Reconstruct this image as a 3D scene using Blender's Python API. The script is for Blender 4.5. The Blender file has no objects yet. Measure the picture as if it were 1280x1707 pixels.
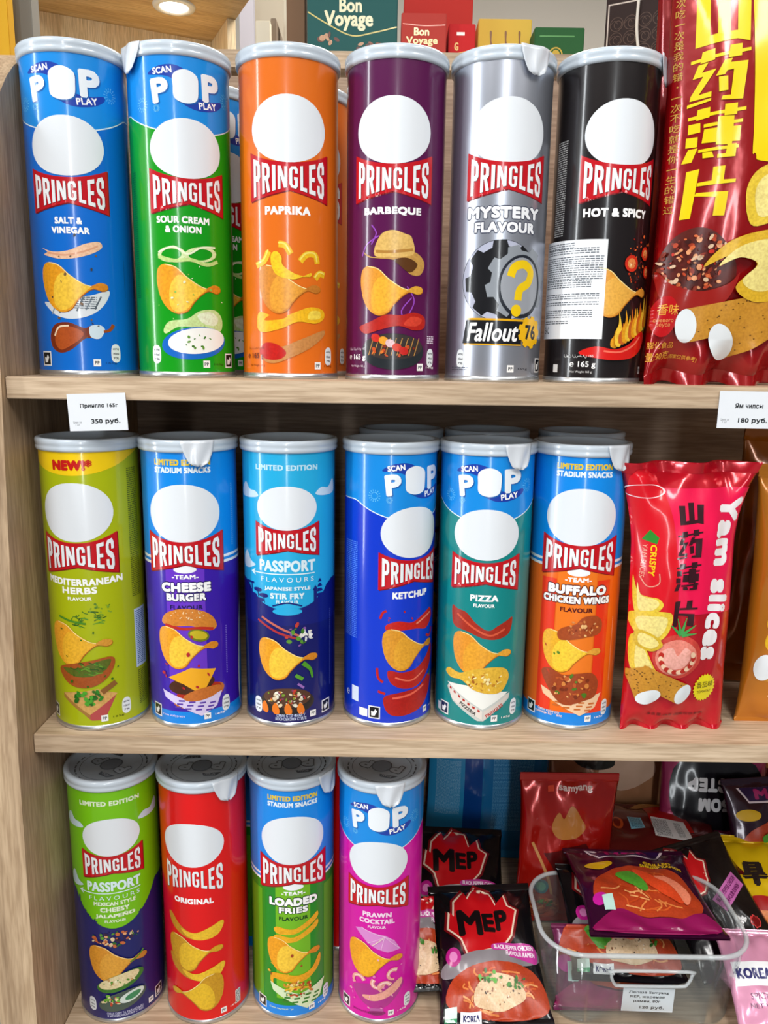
import bpy, bmesh, math, random
from mathutils import Vector, Matrix, noise
from mathutils.geometry import tessellate_polygon
PI = math.pi
C = bpy.context.scene.collection
SC = bpy.context.scene
rnd = random.Random(7)

# ------------------------------------------------------------------ camera, world, lights
EYE = Vector((0.0, 0.0, 1.30))
F_PX, PITCH, ROLL = 1312.0, math.radians(11.32), math.radians(0.841)
cam_d = bpy.data.cameras.new('camera')
cam_d.sensor_fit = 'VERTICAL'
cam_d.sensor_height = 36.0
cam_d.lens = 36.0 * F_PX / 1707.0
cam_d.clip_start = 0.01
cam = bpy.data.objects.new('camera', cam_d)
C.objects.link(cam)
cam.matrix_world = Matrix.Translation(EYE) @ Matrix.Rotation(PI / 2 - PITCH, 4, 'X') @ Matrix.Rotation(ROLL, 4, 'Z')
SC.camera = cam

world = bpy.data.worlds.new('shop_ambience')
SC.world = world
world.use_nodes = True
world.node_tree.nodes['Background'].inputs[0].default_value = (0.90, 0.95, 1.0, 1)
world.node_tree.nodes['Background'].inputs[1].default_value = 0.20

def area(name, loc, sx, sy, power, col=(1, 1, 1), rot=(0, 0, 0)):
    d = bpy.data.lights.new(name, 'AREA')
    d.shape = 'RECTANGLE'; d.size = sx; d.size_y = sy; d.energy = power; d.color = col
    o = bpy.data.objects.new(name, d)
    o.location = loc; o.rotation_euler = rot
    C.objects.link(o)
    return o
area('ceiling_lamp', (0.15, -1.10, 2.74), 0.30, 1.2, 42, (1, 0.98, 0.95))
area('ceiling_lamp', (-1.10, -0.55, 2.74), 0.30, 1.2, 30, (1, 0.98, 0.95))
area('ceiling_lamp', (1.30, -0.60, 2.74), 0.30, 1.2, 30, (1, 0.98, 0.95))
area('ceiling_lamp', (0.5, 1.75, 2.74), 1.2, 0.5, 42, (1, 0.94, 0.86))
# tall unseen lamps added for the streak highlights on the cans: one far along the aisle to the left, one behind the photographer
area('streak_lamp', (-3.0, -0.55, 1.50), 0.20, 2.4, 70, (0.92, 0.97, 1), (PI / 2, 0, -PI / 2))
area('streak_lamp', (0.05, -4.2, 1.60), 0.26, 2.4, 62, (0.92, 0.97, 1), (PI / 2, 0, 0))

vs = SC.view_settings
vs.view_transform = 'Standard'; vs.look = 'None'; vs.gamma = 1.0; vs.use_curve_mapping = False
vs.exposure = -0.48

# ------------------------------------------------------------------ materials
def lin(h):
    h = h.lstrip('#')
    out = []
    for i in (0, 2, 4):
        c = int(h[i:i + 2], 16) / 255
        out.append(c / 12.92 if c <= 0.04045 else ((c + 0.055) / 1.055) ** 2.4)
    return (out[0], out[1], out[2], 1)

_mats = {}
def pm(h, kind='print'):
    """a printed / plastic / foil surface of one colour"""
    key = (h, kind)
    if key in _mats: return _mats[key]
    m = bpy.data.materials.new(kind + '_' + h.lstrip('#'))
    m.use_nodes = True
    nt = m.node_tree; b = nt.nodes['Principled BSDF']
    b.inputs['Base Color'].default_value = lin(h)
    b.inputs['Roughness'].default_value = 0.32
    if kind == 'print':
        b.inputs['Roughness'].default_value = 0.30
        b.inputs['Coat Weight'].default_value = 0.6
        b.inputs['Specular IOR Level'].default_value = 0.25
        b.inputs['Coat Roughness'].default_value = 0.12
        n = nt.nodes.new('ShaderNodeTexNoise'); n.inputs['Scale'].default_value = 260; n.inputs['Detail'].default_value = 2
        bp = nt.nodes.new('ShaderNodeBump'); bp.inputs['Strength'].default_value = 0.05; bp.inputs['Distance'].default_value = 0.001
        tc = nt.nodes.new('ShaderNodeTexCoord')
        nt.links.new(tc.outputs['Object'], n.inputs['Vector'])
        nt.links.new(n.outputs['Fac'], bp.inputs['Height']); nt.links.new(bp.outputs['Normal'], b.inputs['Normal'])
    elif kind == 'food':
        b.inputs['Roughness'].default_value = 0.34
        n = nt.nodes.new('ShaderNodeTexNoise'); n.inputs['Scale'].default_value = 520; n.inputs['Detail'].default_value = 4
        mx = nt.nodes.new('ShaderNodeMix'); mx.data_type = 'RGBA'; mx.blend_type = 'MULTIPLY'
        cr = nt.nodes.new('ShaderNodeValToRGB')
        cr.color_ramp.elements[0].position = 0.32; cr.color_ramp.elements[0].color = (0.62, 0.45, 0.30, 1)
        cr.color_ramp.elements[1].position = 0.62; cr.color_ramp.elements[1].color = (1.1, 1.1, 1.1, 1)
        mx.inputs['Factor'].default_value = 0.38
        mx.inputs[6].default_value = lin(h)
        tc = nt.nodes.new('ShaderNodeTexCoord')
        nt.links.new(tc.outputs['Object'], n.inputs['Vector'])
        nt.links.new(n.outputs['Fac'], cr.inputs['Fac'])
        nt.links.new(cr.outputs['Color'], mx.inputs[7])
        nt.links.new(mx.outputs[2], b.inputs['Base Color'])
    elif kind == 'silver':
        b.inputs['Metallic'].default_value = 0.85
        b.inputs['Roughness'].default_value = 0.30
    elif kind == 'foil':
        b.inputs['Roughness'].default_value = 0.20
        b.inputs['Metallic'].default_value = 0.25
        b.inputs['Coat Weight'].default_value = 0.5
        b.inputs['Coat Roughness'].default_value = 0.08
        n = nt.nodes.new('ShaderNodeTexNoise'); n.inputs['Scale'].default_value = 38; n.inputs['Detail'].default_value = 3
        bp = nt.nodes.new('ShaderNodeBump'); bp.inputs['Strength'].default_value = 0.22; bp.inputs['Distance'].default_value = 0.004
        tc = nt.nodes.new('ShaderNodeTexCoord')
        nt.links.new(tc.outputs['Object'], n.inputs['Vector'])
        nt.links.new(n.outputs['Fac'], bp.inputs['Height']); nt.links.new(bp.outputs['Normal'], b.inputs['Normal'])
    elif kind == 'matte':
        b.inputs['Roughness'].default_value = 0.75
    elif kind == 'lid':
        b.inputs['Roughness'].default_value = 0.22
        b.inputs['Subsurface Weight'].default_value = 0.0
        b.inputs['Coat Weight'].default_value = 0.4
    _mats[key] = m
    return m

def wood(name, c1, c2, c3, axis='X', scale=1.0, rough=0.55):
    m = bpy.data.materials.new(name); m.use_nodes = True
    nt = m.node_tree; b = nt.nodes['Principled BSDF']; L = nt.links.new
    tc = nt.nodes.new('ShaderNodeTexCoord'); mp = nt.nodes.new('ShaderNodeMapping')
    big, fine = 55 * scale, 2.2 * scale
    mp.inputs['Scale'].default_value = {'X': (fine, big, big), 'Y': (big, fine, big), 'Z': (big, big, fine)}[axis]
    L(tc.outputs['Object'], mp.inputs['Vector'])
    n1 = nt.nodes.new('ShaderNodeTexNoise'); n1.inputs['Scale'].default_value = 1.0; n1.inputs['Detail'].default_value = 5; n1.inputs['Roughness'].default_value = 0.6
    L(mp.outputs[0], n1.inputs['Vector'])
    mp2 = nt.nodes.new('ShaderNodeMapping')
    mp2.inputs['Scale'].default_value = {'X': (26, 420, 420), 'Y': (420, 26, 420), 'Z': (420, 420, 26)}[axis]
    L(tc.outputs['Object'], mp2.inputs['Vector'])
    n2 = nt.nodes.new('ShaderNodeTexNoise'); n2.inputs['Scale'].default_value = 1.0; n2.inputs['Detail'].default_value = 3
    L(mp2.outputs[0], n2.inputs['Vector'])
    r1 = nt.nodes.new('ShaderNodeValToRGB')
    r1.color_ramp.elements[0].position = 0.30; r1.color_ramp.elements[0].color = lin(c1)
    r1.color_ramp.elements[1].position = 0.70; r1.color_ramp.elements[1].color = lin(c3)
    e = r1.color_ramp.elements.new(0.5); e.color = lin(c2)
    L(n1.outputs['Fac'], r1.inputs['Fac'])
    r2 = nt.nodes.new('ShaderNodeValToRGB')
    r2.color_ramp.elements[0].position = 0.36; r2.color_ramp.elements[0].color = (0.72, 0.66, 0.60, 1)
    r2.color_ramp.elements[1].position = 0.62; r2.color_ramp.elements[1].color = (1.06, 1.05, 1.04, 1)
    L(n2.outputs['Fac'], r2.inputs['Fac'])
    mx = nt.nodes.new('ShaderNodeMix'); mx.data_type = 'RGBA'; mx.blend_type = 'MULTIPLY'; mx.inputs['Factor'].default_value = 0.9
    L(r1.outputs[0], mx.inputs[6]); L(r2.outputs[0], mx.inputs[7]); L(mx.outputs[2], b.inputs['Base Color'])
    b.inputs['Roughness'].default_value = rough
    bp = nt.nodes.new('ShaderNodeBump'); bp.inputs['Strength'].default_value = 0.12; bp.inputs['Distance'].default_value = 0.001
    L(n2.outputs['Fac'], bp.inputs['Height']); L(bp.outputs['Normal'], b.inputs['Normal'])
    return m

OAK = wood('oak_laminate_along_shelf', '#B09A80', '#CCB498', '#E0CAAE', 'X')
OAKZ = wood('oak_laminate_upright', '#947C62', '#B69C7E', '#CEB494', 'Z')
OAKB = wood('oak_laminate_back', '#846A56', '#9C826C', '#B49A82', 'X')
HONEY = wood('honey_wood', '#D9BC8C', '#E6CEA2', '#EFDDB8', 'Z', 0.4)

def clear_plastic():
    m = bpy.data.materials.new('clear_plastic'); m.use_nodes = True
    nt = m.node_tree; L = nt.links.new
    out = nt.nodes['Material Output']; nt.nodes.remove(nt.nodes['Principled BSDF'])
    tr = nt.nodes.new('ShaderNodeBsdfTransparent'); tr.inputs[0].default_value = (0.93, 0.95, 0.95, 1)
    gl = nt.nodes.new('ShaderNodeBsdfGlossy'); gl.inputs['Roughness'].default_value = 0.06
    lw = nt.nodes.new('ShaderNodeLayerWeight'); lw.inputs['Blend'].default_value = .5
    pw = nt.nodes.new('ShaderNodeMath'); pw.operation = 'POWER'; pw.inputs[1].default_value = 4.0
    fr = nt.nodes.new('ShaderNodeMath'); fr.operation = 'MULTIPLY_ADD'; fr.inputs[1].default_value = .6; fr.inputs[2].default_value = .04
    L(lw.outputs['Facing'], pw.inputs[0]); L(pw.outputs[0], fr.inputs[0])
    mx = nt.nodes.new('ShaderNodeMixShader')
    df = nt.nodes.new('ShaderNodeBsdfDiffuse'); df.inputs[0].default_value = (.85, .88, .9, 1)
    m2 = nt.nodes.new('ShaderNodeMixShader'); m2.inputs[0].default_value = .045
    L(tr.outputs[0], m2.inputs[1]); L(df.outputs[0], m2.inputs[2])
    L(fr.outputs[0], mx.inputs[0]); L(m2.outputs[0], mx.inputs[1]); L(gl.outputs[0], mx.inputs[2]); L(mx.outputs[0], out.inputs['Surface'])
    return m
CLEAR = clear_plastic()
def frosted_rim():
    m = clear_plastic(); m.name = 'clear_plastic_rim'
    nt = m.node_tree; out = nt.nodes['Material Output']; src = out.inputs['Surface'].links[0].from_socket
    df = nt.nodes.new('ShaderNodeBsdfDiffuse'); df.inputs[0].default_value = (.8, .84, .86, 1)
    mx = nt.nodes.new('ShaderNodeMixShader'); mx.inputs[0].default_value = .38
    nt.links.new(src, mx.inputs[1]); nt.links.new(df.outputs[0], mx.inputs[2]); nt.links.new(mx.outputs[0], out.inputs['Surface'])
    return m
RIMC = frosted_rim()

def emit(name, col, s):
    m = bpy.data.materials.new(name); m.use_nodes = True
    b = m.node_tree.nodes['Principled BSDF']
    b.inputs['Emission Color'].default_value = col; b.inputs['Emission Strength'].default_value = s
    return m

# ------------------------------------------------------------------ object helpers
def empty(name, label, cat, loc=(0, 0, 0), rot=(0, 0, 0), group=None):
    o = bpy.data.objects.new(name, None); C.objects.link(o)
    o.empty_display_size = 0.02
    o.location = loc; o.rotation_euler = rot
    o['label'] = label; o['category'] = cat
    if group: o['group'] = group
    return o

def link(name, bm, mats, parent=None, smooth=False):
    me = bpy.data.meshes.new(name); bm.to_mesh(me); bm.free()
    for m in (mats if isinstance(mats, (list, tuple)) else [mats]): me.materials.append(m)
    if smooth:
        for p in me.polygons: p.use_smooth = True
    o = bpy.data.objects.new(name, me); C.objects.link(o)
    if parent: o.parent = parent
    return o

def tag(o, label, cat, group=None):
    o['label'] = label; o['category'] = cat
    if group: o['group'] = group
    return o

def copy_tree(o, parent=None):
    c = o.copy(); C.objects.link(c)
    if parent: c.parent = parent
    for ch in list(o.children): copy_tree(ch, c)
    return c

def box_bm(x0, x1, y0, y1, z0, z1, bevel=0.0, bm=None):
    own = bmesh.new()
    bmesh.ops.create_cube(own, size=1)
    for v in own.verts:
        v.co = Vector((x0 + (v.co.x + .5) * (x1 - x0), y0 + (v.co.y + .5) * (y1 - y0), z0 + (v.co.z + .5) * (z1 - z0)))
    if bevel: bmesh.ops.bevel(own, geom=list(own.edges), offset=bevel, segments=2, affect='EDGES')
    if bm is None: return own
    tmp = bpy.data.meshes.new('t'); own.to_mesh(tmp); own.free(); bm.from_mesh(tmp); bpy.data.meshes.remove(tmp)
    return bm

def lathe_bm(prof, n=72, cap=False):
    bm = bmesh.new(); rings = []
    for r, z in prof:
        if r < 1e-6: rings.append([bm.verts.new((0, 0, z))]); continue
        rings.append([bm.verts.new((r * math.sin(2 * PI * i / n), -r * math.cos(2 * PI * i / n), z)) for i in range(n)])
    for a, b in zip(rings, rings[1:]):
        for i in range(n):
            j = (i + 1) % n
            if len(a) == 1 and len(b) == 1: continue
            if len(a) == 1: bm.faces.new((a[0], b[j], b[i]))
            elif len(b) == 1: bm.faces.new((a[i], a[j], b[0]))
            else: bm.faces.new((a[i], a[j], b[j], b[i]))
    return bm

def tube_bm(pts, r, n=8, closed=False, bm=None):
    bm = bm or bmesh.new(); rings = []
    P = [Vector(p) for p in pts]; m = len(P)
    for i, p in enumerate(P):
        a = P[(i - 1) % m] if (closed or i > 0) else P[i]
        b = P[(i + 1) % m] if (closed or i < m - 1) else P[i]
        t = (b - a).normalized()
        up = Vector((0, 0, 1)) if abs(t.z) < .9 else Vector((0, 1, 0))
        s = t.cross(up).normalized(); w = s.cross(t)
        rings.append([bm.verts.new(p + s * r * math.cos(2 * PI * k / n) + w * r * math.sin(2 * PI * k / n)) for k in range(n)])
    idx = range(m if closed else m - 1)
    for i in idx:
        a, b = rings[i], rings[(i + 1) % m]
        for k in range(n): bm.faces.new((a[k], a[(k + 1) % n], b[(k + 1) % n], b[k]))
    if not closed: bm.faces.new(rings[0][::-1]); bm.faces.new(rings[-1])
    return bm

def at(px, py, Y):
    """the point of the plane at depth Y that the photo shows at pixel (px, py)"""
    a, b = px - 640, py - 853.5
    c, s = math.cos(ROLL), math.sin(ROLL)
    u = a * c + b * s; v = -a * s + b * c
    d = (u / F_PX, 1.0, -v / F_PX)
    dy = d[1] * math.cos(PITCH) + d[2] * math.sin(PITCH)
    dz = -d[1] * math.sin(PITCH) + d[2] * math.cos(PITCH)
    return Vector((d[0] / dy * Y, Y, EYE.z + dz / dy * Y))

# ------------------------------------------------------------------ printed artwork, drawn flat in millimetres
_txt = {}
def text_geo(s, bold, shear=0.0, align='CENTER', space=1.0):
    key = (s, bold, shear, align, space)
    if key in _txt: return _txt[key]
    cu = bpy.data.curves.new('t', 'FONT'); cu.body = s; cu.offset = bold; cu.shear = shear
    cu.align_x = align; cu.resolution_u = 3; cu.space_line = 0.85; cu.space_character = space
    o = bpy.data.objects.new('t', cu); C.objects.link(o)
    dg = bpy.context.evaluated_depsgraph_get(); dg.update()
    me = bpy.data.meshes.new_from_object(o.evaluated_get(dg))
    vs_ = [(v.co.x, v.co.y) for v in me.vertices]; fs = [tuple(p.vertices) for p in me.polygons]
    bpy.data.meshes.remove(me); bpy.data.objects.remove(o); bpy.data.curves.remove(cu)
    if vs_:
        x0 = min(v[0] for v in vs_); x1 = max(v[0] for v in vs_); y0 = min(v[1] for v in vs_); y1 = max(v[1] for v in vs_)
    else: x0 = y0 = 0; x1 = y1 = 1
    w, h = max(x1 - x0, 1e-6), max(y1 - y0, 1e-6)
    vs_ = [((x - (x0 + x1) / 2) / w, (y - (y0 + y1) / 2) / h) for x, y in vs_]
    _txt[key] = (vs_, fs, w / h)
    return _txt[key]

def smooth_pts(pts, closed=True, k=5):
    n = len(pts); out = []
    for i in range(n if closed else n - 1):
        g = lambda j: pts[j % n] if closed else pts[max(0, min(n - 1, j))]
        p0, p1, p2, p3 = g(i - 1), g(i), g(i + 1), g(i + 2)
        for q in range(k):
            t = q / k
            out.append(tuple(0.5 * (2 * p1[a] + (p2[a] - p0[a]) * t + (2 * p0[a] - 5 * p1[a] + 4 * p2[a] - p3[a]) * t * t + (3 * p1[a] - p0[a] - 3 * p2[a] + p3[a]) * t ** 3) for a in (0, 1)))
    if not closed: out.append(tuple(pts[-1]))
    return out

class Art:
    def __init__(self, ox=0.0, oy=0.0): self.items = []; self.ox = ox; self.oy = oy; self.mirror = False; self.sc = 1.0; self.rot = 0.0
    def add(self, verts, faces, col, kind='print', layer=None, zo=None):
        c, s = math.cos(self.rot), math.sin(self.rot)
        verts = [((x * c - y * s) * self.sc + self.ox, (x * s + y * c) * self.sc + self.oy) for x, y in verts]
        if not verts: return
        bb = (min(v[0] for v in verts), max(v[0] for v in verts), min(v[1] for v in verts), max(v[1] for v in verts))
        if layer is None:
            layer = 1 + max([it[4] for it in self.items if not (it[5][0] > bb[1] or it[5][1] < bb[0] or it[5][2] > bb[3] or it[5][3] < bb[2])], default=0)
        self.items.append((verts, faces, col, kind, layer, bb, zo))
        return layer
    def poly(self, pts, col, holes=(), **k):
        loops = [[Vector((p[0], p[1], 0)) for p in pts]] + [[Vector((p[0], p[1], 0)) for p in h] for h in holes]
        flat = [p for l in loops for p in l]
        self.add([(p.x, p.y) for p in flat], [tuple(t) for t in tessellate_polygon(loops)], col, **k)
    def rect(self, x0, x1, y0, y1, col, **k): self.poly([(x0, y0), (x1, y0), (x1, y1), (x0, y1)], col, **k)
    def blob(self, pts, col, k=5, **kw): self.poly(smooth_pts(pts, True, k), col, **kw)
    def ell(self, cx, cy, rx, ry, col, rot=0, n=36, hole=None, **k):
        c, s = math.cos(rot), math.sin(rot)
        f = lambda q: [(cx + q * rx * math.cos(a) * c - q * ry * math.sin(a) * s, cy + q * rx * math.cos(a) * s + q * ry * math.sin(a) * c) for a in [2 * PI * i / n for i in range(n)]]
        self.poly(f(1), col, holes=[f(hole)] if hole else (), **k)
    def stroke(self, pts, w, col, smooth=True, w1=None, **k):
        if smooth and len(pts) > 2: pts = smooth_pts(pts, False, 5)
        n = len(pts); L = []; R = []
        for i in range(n):
            a, b = pts[max(i - 1, 0)], pts[min(i + 1, n - 1)]
            dx, dy = b[0] - a[0], b[1] - a[1]; d = math.hypot(dx, dy) or 1
            ww = (w if w1 is None else w + (w1 - w) * i / (n - 1)) / 2
            L.append((pts[i][0] - dy / d * ww, pts[i][1] + dx / d * ww)); R.append((pts[i][0] + dy / d * ww, pts[i][1] - dx / d * ww))
        self.add(L + R, [(i, i + 1, n + i + 1, n + i) for i in range(n - 1)], col, **k)
    def text(self, s, cx, cy, h, col, w=None, bold=0.02, rot=0.0, shear=0.0, warp=None, outline=None, ow=0.05, space=1.0, **k):
        lines = s.count('\n') + 1
        vs_, fs, asp = text_geo(s, 0.0, shear, space=space + bold * 1.6)
        w = w if w else h * asp
        c, sn = math.cos(rot), math.sin(rot)
        dl = bold * (1.7 if h < 10 else 1.3) * h / lines
        def copies(r, n):
            V = []; Fc = []; Z = []
            for q in range(n):
                a = 2 * PI * (q + .5) / n; ddx, ddy = r * math.cos(a), r * math.sin(a); base = len(V)
                for x, y in vs_:
                    X = x * max(w - 2 * dl, w * .6) + ddx; Y = y * max(h - 2 * dl, h * .6) + ddy
                    if warp: Y += warp(X)
                    V.append((cx + X * c - Y * sn, cy + X * sn + Y * c)); Z.append(q * .07)
                Fc += [tuple(base + i for i in f) for f in fs]
            return dict(verts=V, faces=Fc, zo=Z)
        if outline: self.add(**copies(dl + ow * h, 10), col=outline, **k)
        self.add(**copies(dl, 1 if bold <= 0 else (4 if h < 8 else 8)), col=col, **k)
    def bits(self, cx, cy, rx, ry, n, cols, s0, s1, seed=1, kind='food'):
        r = random.Random(seed)
        by = {}
        for i in range(n):
            a = r.uniform(0, 2 * PI); q = math.sqrt(r.random())
            x, y = cx + rx * q * math.cos(a), cy + ry * q * math.sin(a)
            s = r.uniform(s0, s1); t = r.uniform(0, PI); e = r.uniform(.35, .9)
            m = 8; col = r.choice(cols)
            pts = [(x + s * math.cos(b) * math.cos(t) - s * e * math.sin(b) * math.sin(t), y + s * math.cos(b) * math.sin(t) + s * e * math.sin(b) * math.cos(t)) for b in [2 * PI * j / m for j in range(m)]]
            V, F = by.setdefault((i * 4 // n, col), ([], []))
            base = len(V); V += [p + (len(F) * .03,) for p in pts]; F.append(tuple(range(base, base + m)))
        for (_, col), (V, F) in sorted(by.items()): self.add([p[:2] for p in V], F, col, kind, zo=[p[2] for p in V])
    def strands(self, cx, cy, rx, ry, n, cols, w, seed=1, kind='food'):
        r = random.Random(seed)
        for i in range(n):
            a = r.uniform(0, 2 * PI); q = math.sqrt(r.random()) * .85
            x, y = cx + rx * q * math.cos(a), cy + ry * q * math.sin(a)
            t = r.uniform(0, 2 * PI); l = rx * r.uniform(.25, .5); b = r.uniform(-.6, .6) * l
            p = [(x - l * math.cos(t) * .5, y - ry / rx * l * math.sin(t) * .5), (x - b * math.sin(t) * .5, y + b * math.cos(t) * .4), (x + l * math.cos(t) * .5, y + ry / rx * l * math.sin(t) * .5)]
            self.stroke(p, w, cols[i % len(cols)], kind=kind)
    def build(self, bm, mats, mapper, stepx=2.0, stepy=None, lift0=0.05, lift=0.055):
        """cut the flat shapes into strips, lay them on the surface, append to bm; returns the normals"""
        fb = bmesh.new(); order = []
        for verts, faces, col, kind, layer, bb, zo in self.items:
            m = col if not isinstance(col, str) else pm(col, kind)
            if m not in mats: mats.append(m)
            mi = mats.index(m)
            vv = [fb.verts.new((p[0], p[1], layer + (zo[i] if zo else 0))) for i, p in enumerate(verts)]
            for f in faces:
                try: fc = fb.faces.new([vv[i] for i in f])
                except ValueError: continue
                fc.material_index = mi
        x0 = min(v.co.x for v in fb.verts); x1 = max(v.co.x for v in fb.verts)
        q = math.floor(x0 / stepx) * stepx + stepx
        while q < x1:
            bmesh.ops.bisect_plane(fb, geom=fb.verts[:] + fb.edges[:] + fb.faces[:], dist=1e-5, plane_co=(q, 0, 0), plane_no=(1, 0, 0)); q += stepx
        if stepy:
            y0 = min(v.co.y for v in fb.verts); y1 = max(v.co.y for v in fb.verts)
            q = math.floor(y0 / stepy) * stepy + stepy
            while q < y1:
                bmesh.ops.bisect_plane(fb, geom=fb.verts[:] + fb.edges[:] + fb.faces[:], dist=1e-5, plane_co=(0, q, 0), plane_no=(0, 1, 0)); q += stepy
        fb.normal_update()
        for f in fb.faces:
            if f.normal.z < 0: f.normal_flip()
        for v in fb.verts:
            v.co = mapper(v.co.x, v.co.y, (lift0 + lift * v.co.z) * 0.001)
        tmp = bpy.data.meshes.new('t'); fb.to_mesh(tmp); fb.free(); bm.from_mesh(tmp); bpy.data.meshes.remove(tmp)

# ------------------------------------------------------------------ lettering of the red banner (condensed capitals)
GL = {
 'P': (1.0, [([(.06, 0), (.40, 0), (.40, 1), (.06, 1)], ()), ([(.3, 1), (.74, 1), (.96, .87), (.96, .54), (.74, .41), (.3, .41)], [[(.4, .85), (.57, .85), (.63, .8), (.63, .62), (.57, .56), (.4, .56)]])]),
 'R': (1.05, [([(.06, 0), (.38, 0), (.38, 1), (.06, 1)], ()), ([(.3, 1), (.74, 1), (.94, .87), (.94, .56), (.74, .43), (.3, .43)], [[(.38, .85), (.56, .85), (.62, .8), (.62, .63), (.56, .58), (.38, .58)]]), ([(.42, .5), (.72, .5), (.98, 0), (.66, 0)], ())]),
 'I': (.5, [([(.12, 0), (.88, 0), (.88, 1), (.12, 1)], ())]),
 'N': (1.1, [([(.05, 0), (.31, 0), (.31, 1), (.05, 1)], ()), ([(.69, 0), (.95, 0), (.95, 1), (.69, 1)], ()), ([(.05, 1), (.36, 1), (.95, 0), (.64, 0)], ())]),
 'G': (1.0, [([(.95, .68), (.95, .86), (.75, 1), (.25, 1), (.05, .86), (.05, .14), (.25, 0), (.75, 0), (.95, .14), (.95, .52), (.54, .52), (.54, .38), (.65, .38), (.65, .2), (.58, .13), (.42, .13), (.36, .2), (.36, .8), (.42, .87), (.58, .87), (.65, .8), (.65, .68)], ())]),
 'L': (.85, [([(.08, 1), (.44, 1), (.44, .15), (.96, .15), (.96, 0), (.08, 0)], ())]),
 'E': (.9, [([(.08, 0), (.95, 0), (.95, .15), (.43, .15), (.43, .43), (.84, .43), (.84, .57), (.43, .57), (.43, .85), (.95, .85), (.95, 1), (.08, 1)], ())]),
 'S': (1.0, [([(.95, .66), (.95, .86), (.76, 1), (.24, 1), (.05, .86), (.05, .62), (.2, .48), (.62, .36), (.64, .3), (.64, .2), (.58, .13), (.42, .13), (.36, .2), (.36, .34), (.05, .34), (.05, .14), (.24, 0), (.76, 0), (.95, .14), (.95, .4), (.8, .53), (.38, .65), (.36, .7), (.36, .8), (.42, .87), (.58, .87), (.64, .8), (.64, .66)], ())]),
}
def banner(A, hw, zt, ztc, zb, zbc, red='#C20C1C', edge='#7A0A14', show=True):
    """concave-topped bow-tie banner with tall-to-short-to-tall letters"""
    top = lambda x, d=0: zt - d + (ztc - zt) * (1 - (abs(x) / hw) ** 2)
    bot = lambda x, d=0: zb + d + (zbc - zb) * (1 - abs(x) / hw)
    xs = [-hw + 2 * hw * i / 24 for i in range(25)]
    if show:
        A.poly([(x + .9, bot(x) - .7) for x in xs] + [(x + .9, top(x) - .3) for x in xs[::-1]], edge)
        A.poly([(x, bot(x)) for x in xs] + [(x, top(x)) for x in xs[::-1]], red)
    W = sum(GL[c][0] for c in 'PRINGLES') + 7 * .13
    sc = (2 * hw * .91) / W
    for dx, dz, col in ((.4, -.35, '#5A0A10'), (0, 0, '#F0F2F5')):
        x = -hw * .91; V = []; Fc = []; Z = []
        for ch in 'PRINGLES':
            w, parts = GL[ch]
            for ip, (outer, holes) in enumerate(parts):
                loops = [[Vector(p + (0,)) for p in outer]] + [[Vector(p + (0,)) for p in h] for h in holes]
                flat = [p for l in loops for p in l]; base = len(V)
                for p in flat:
                    X = x + p.x * w * sc; t, b = top(X, 2.9), bot(X, 2.3)
                    V.append((X + dx, b + (t - b) * p.y + dz)); Z.append(ip * .12)
                Fc += [tuple(base + i for i in t) for t in tessellate_polygon(loops)]
            x += (w + .13) * sc
        A.add(V, Fc, col, zo=Z)

def oval(A, hw, zt, zb, col='#E6EBF1'):
    zc, hz = (zt + zb) / 2, (zt - zb) / 2
    pts = []
    for i in range(48):
        a = 2 * PI * i / 48; q = math.cos(a); s = math.sin(a)
        pts.append((hw * math.copysign(abs(q) ** .96, q), zc + hz * s))
    A.poly(pts, col)

CHIP = [(215, 400), (226, 358), (262, 340), (320, 355), (370, 400), (430, 440), (470, 455), (510, 437), (548, 443), (553, 465), (525, 478), (480, 468), (440, 490), (400, 530), (370, 570), (320, 585), (270, 560), (235, 510), (218, 450)]
def chip(A, cx, cz, sc=1.0, c1='#EFA31C', c2='#F8CB3E', c3='#DD8A1C', flip=1, rot=0.0):
    f = .147 * sc; c, s = math.cos(rot), math.sin(rot)
    def g(p):
        x, y = flip * (p[0] - 385) * f, (460 - p[1]) * f
        return (cx + x * c - y * s, cz + x * s + y * c)
    A.blob([g((p[0] + 3, p[1] + 3)) for p in CHIP], '#A85E10', k=4)
    A.blob([g(p) for p in CHIP], c1, k=4, kind='food')
    A.blob([g(p) for p in [(300, 420), (345, 392), (430, 446), (466, 460), (440, 484), (398, 524), (366, 562), (322, 576), (286, 552), (280, 480)]], c2, k=4, kind='food')
    A.blob([g(p) for p in [(468, 458), (510, 438), (547, 444), (551, 464), (525, 476), (484, 468)]], c3, k=4, kind='food')
    A.stroke([g(p) for p in [(262, 342), (318, 357), (368, 402), (430, 443), (472, 457)]], .6, '#FBE7A0')

def fizz(A, cx, cz, r, col='#6CC4F4'):
    V = []; Fc = []
    for i in range(14):
        a = 2 * PI * i / 14
        for q0, q1 in ((.45, .65), (.75, 1.0)):
            b = len(V); t = .28; ca, sa = math.cos(a), math.sin(a)
            V += [(cx + r * q0 * ca - t * sa, cz + r * q0 * sa + t * ca), (cx + r * q0 * ca + t * sa, cz + r * q0 * sa - t * ca), (cx + r * q1 * ca + t * sa, cz + r * q1 * sa - t * ca), (cx + r * q1 * ca - t * sa, cz + r * q1 * sa + t * ca)]
            Fc.append((b, b + 1, b + 2, b + 3))
    A.add(V, Fc, col)

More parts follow.
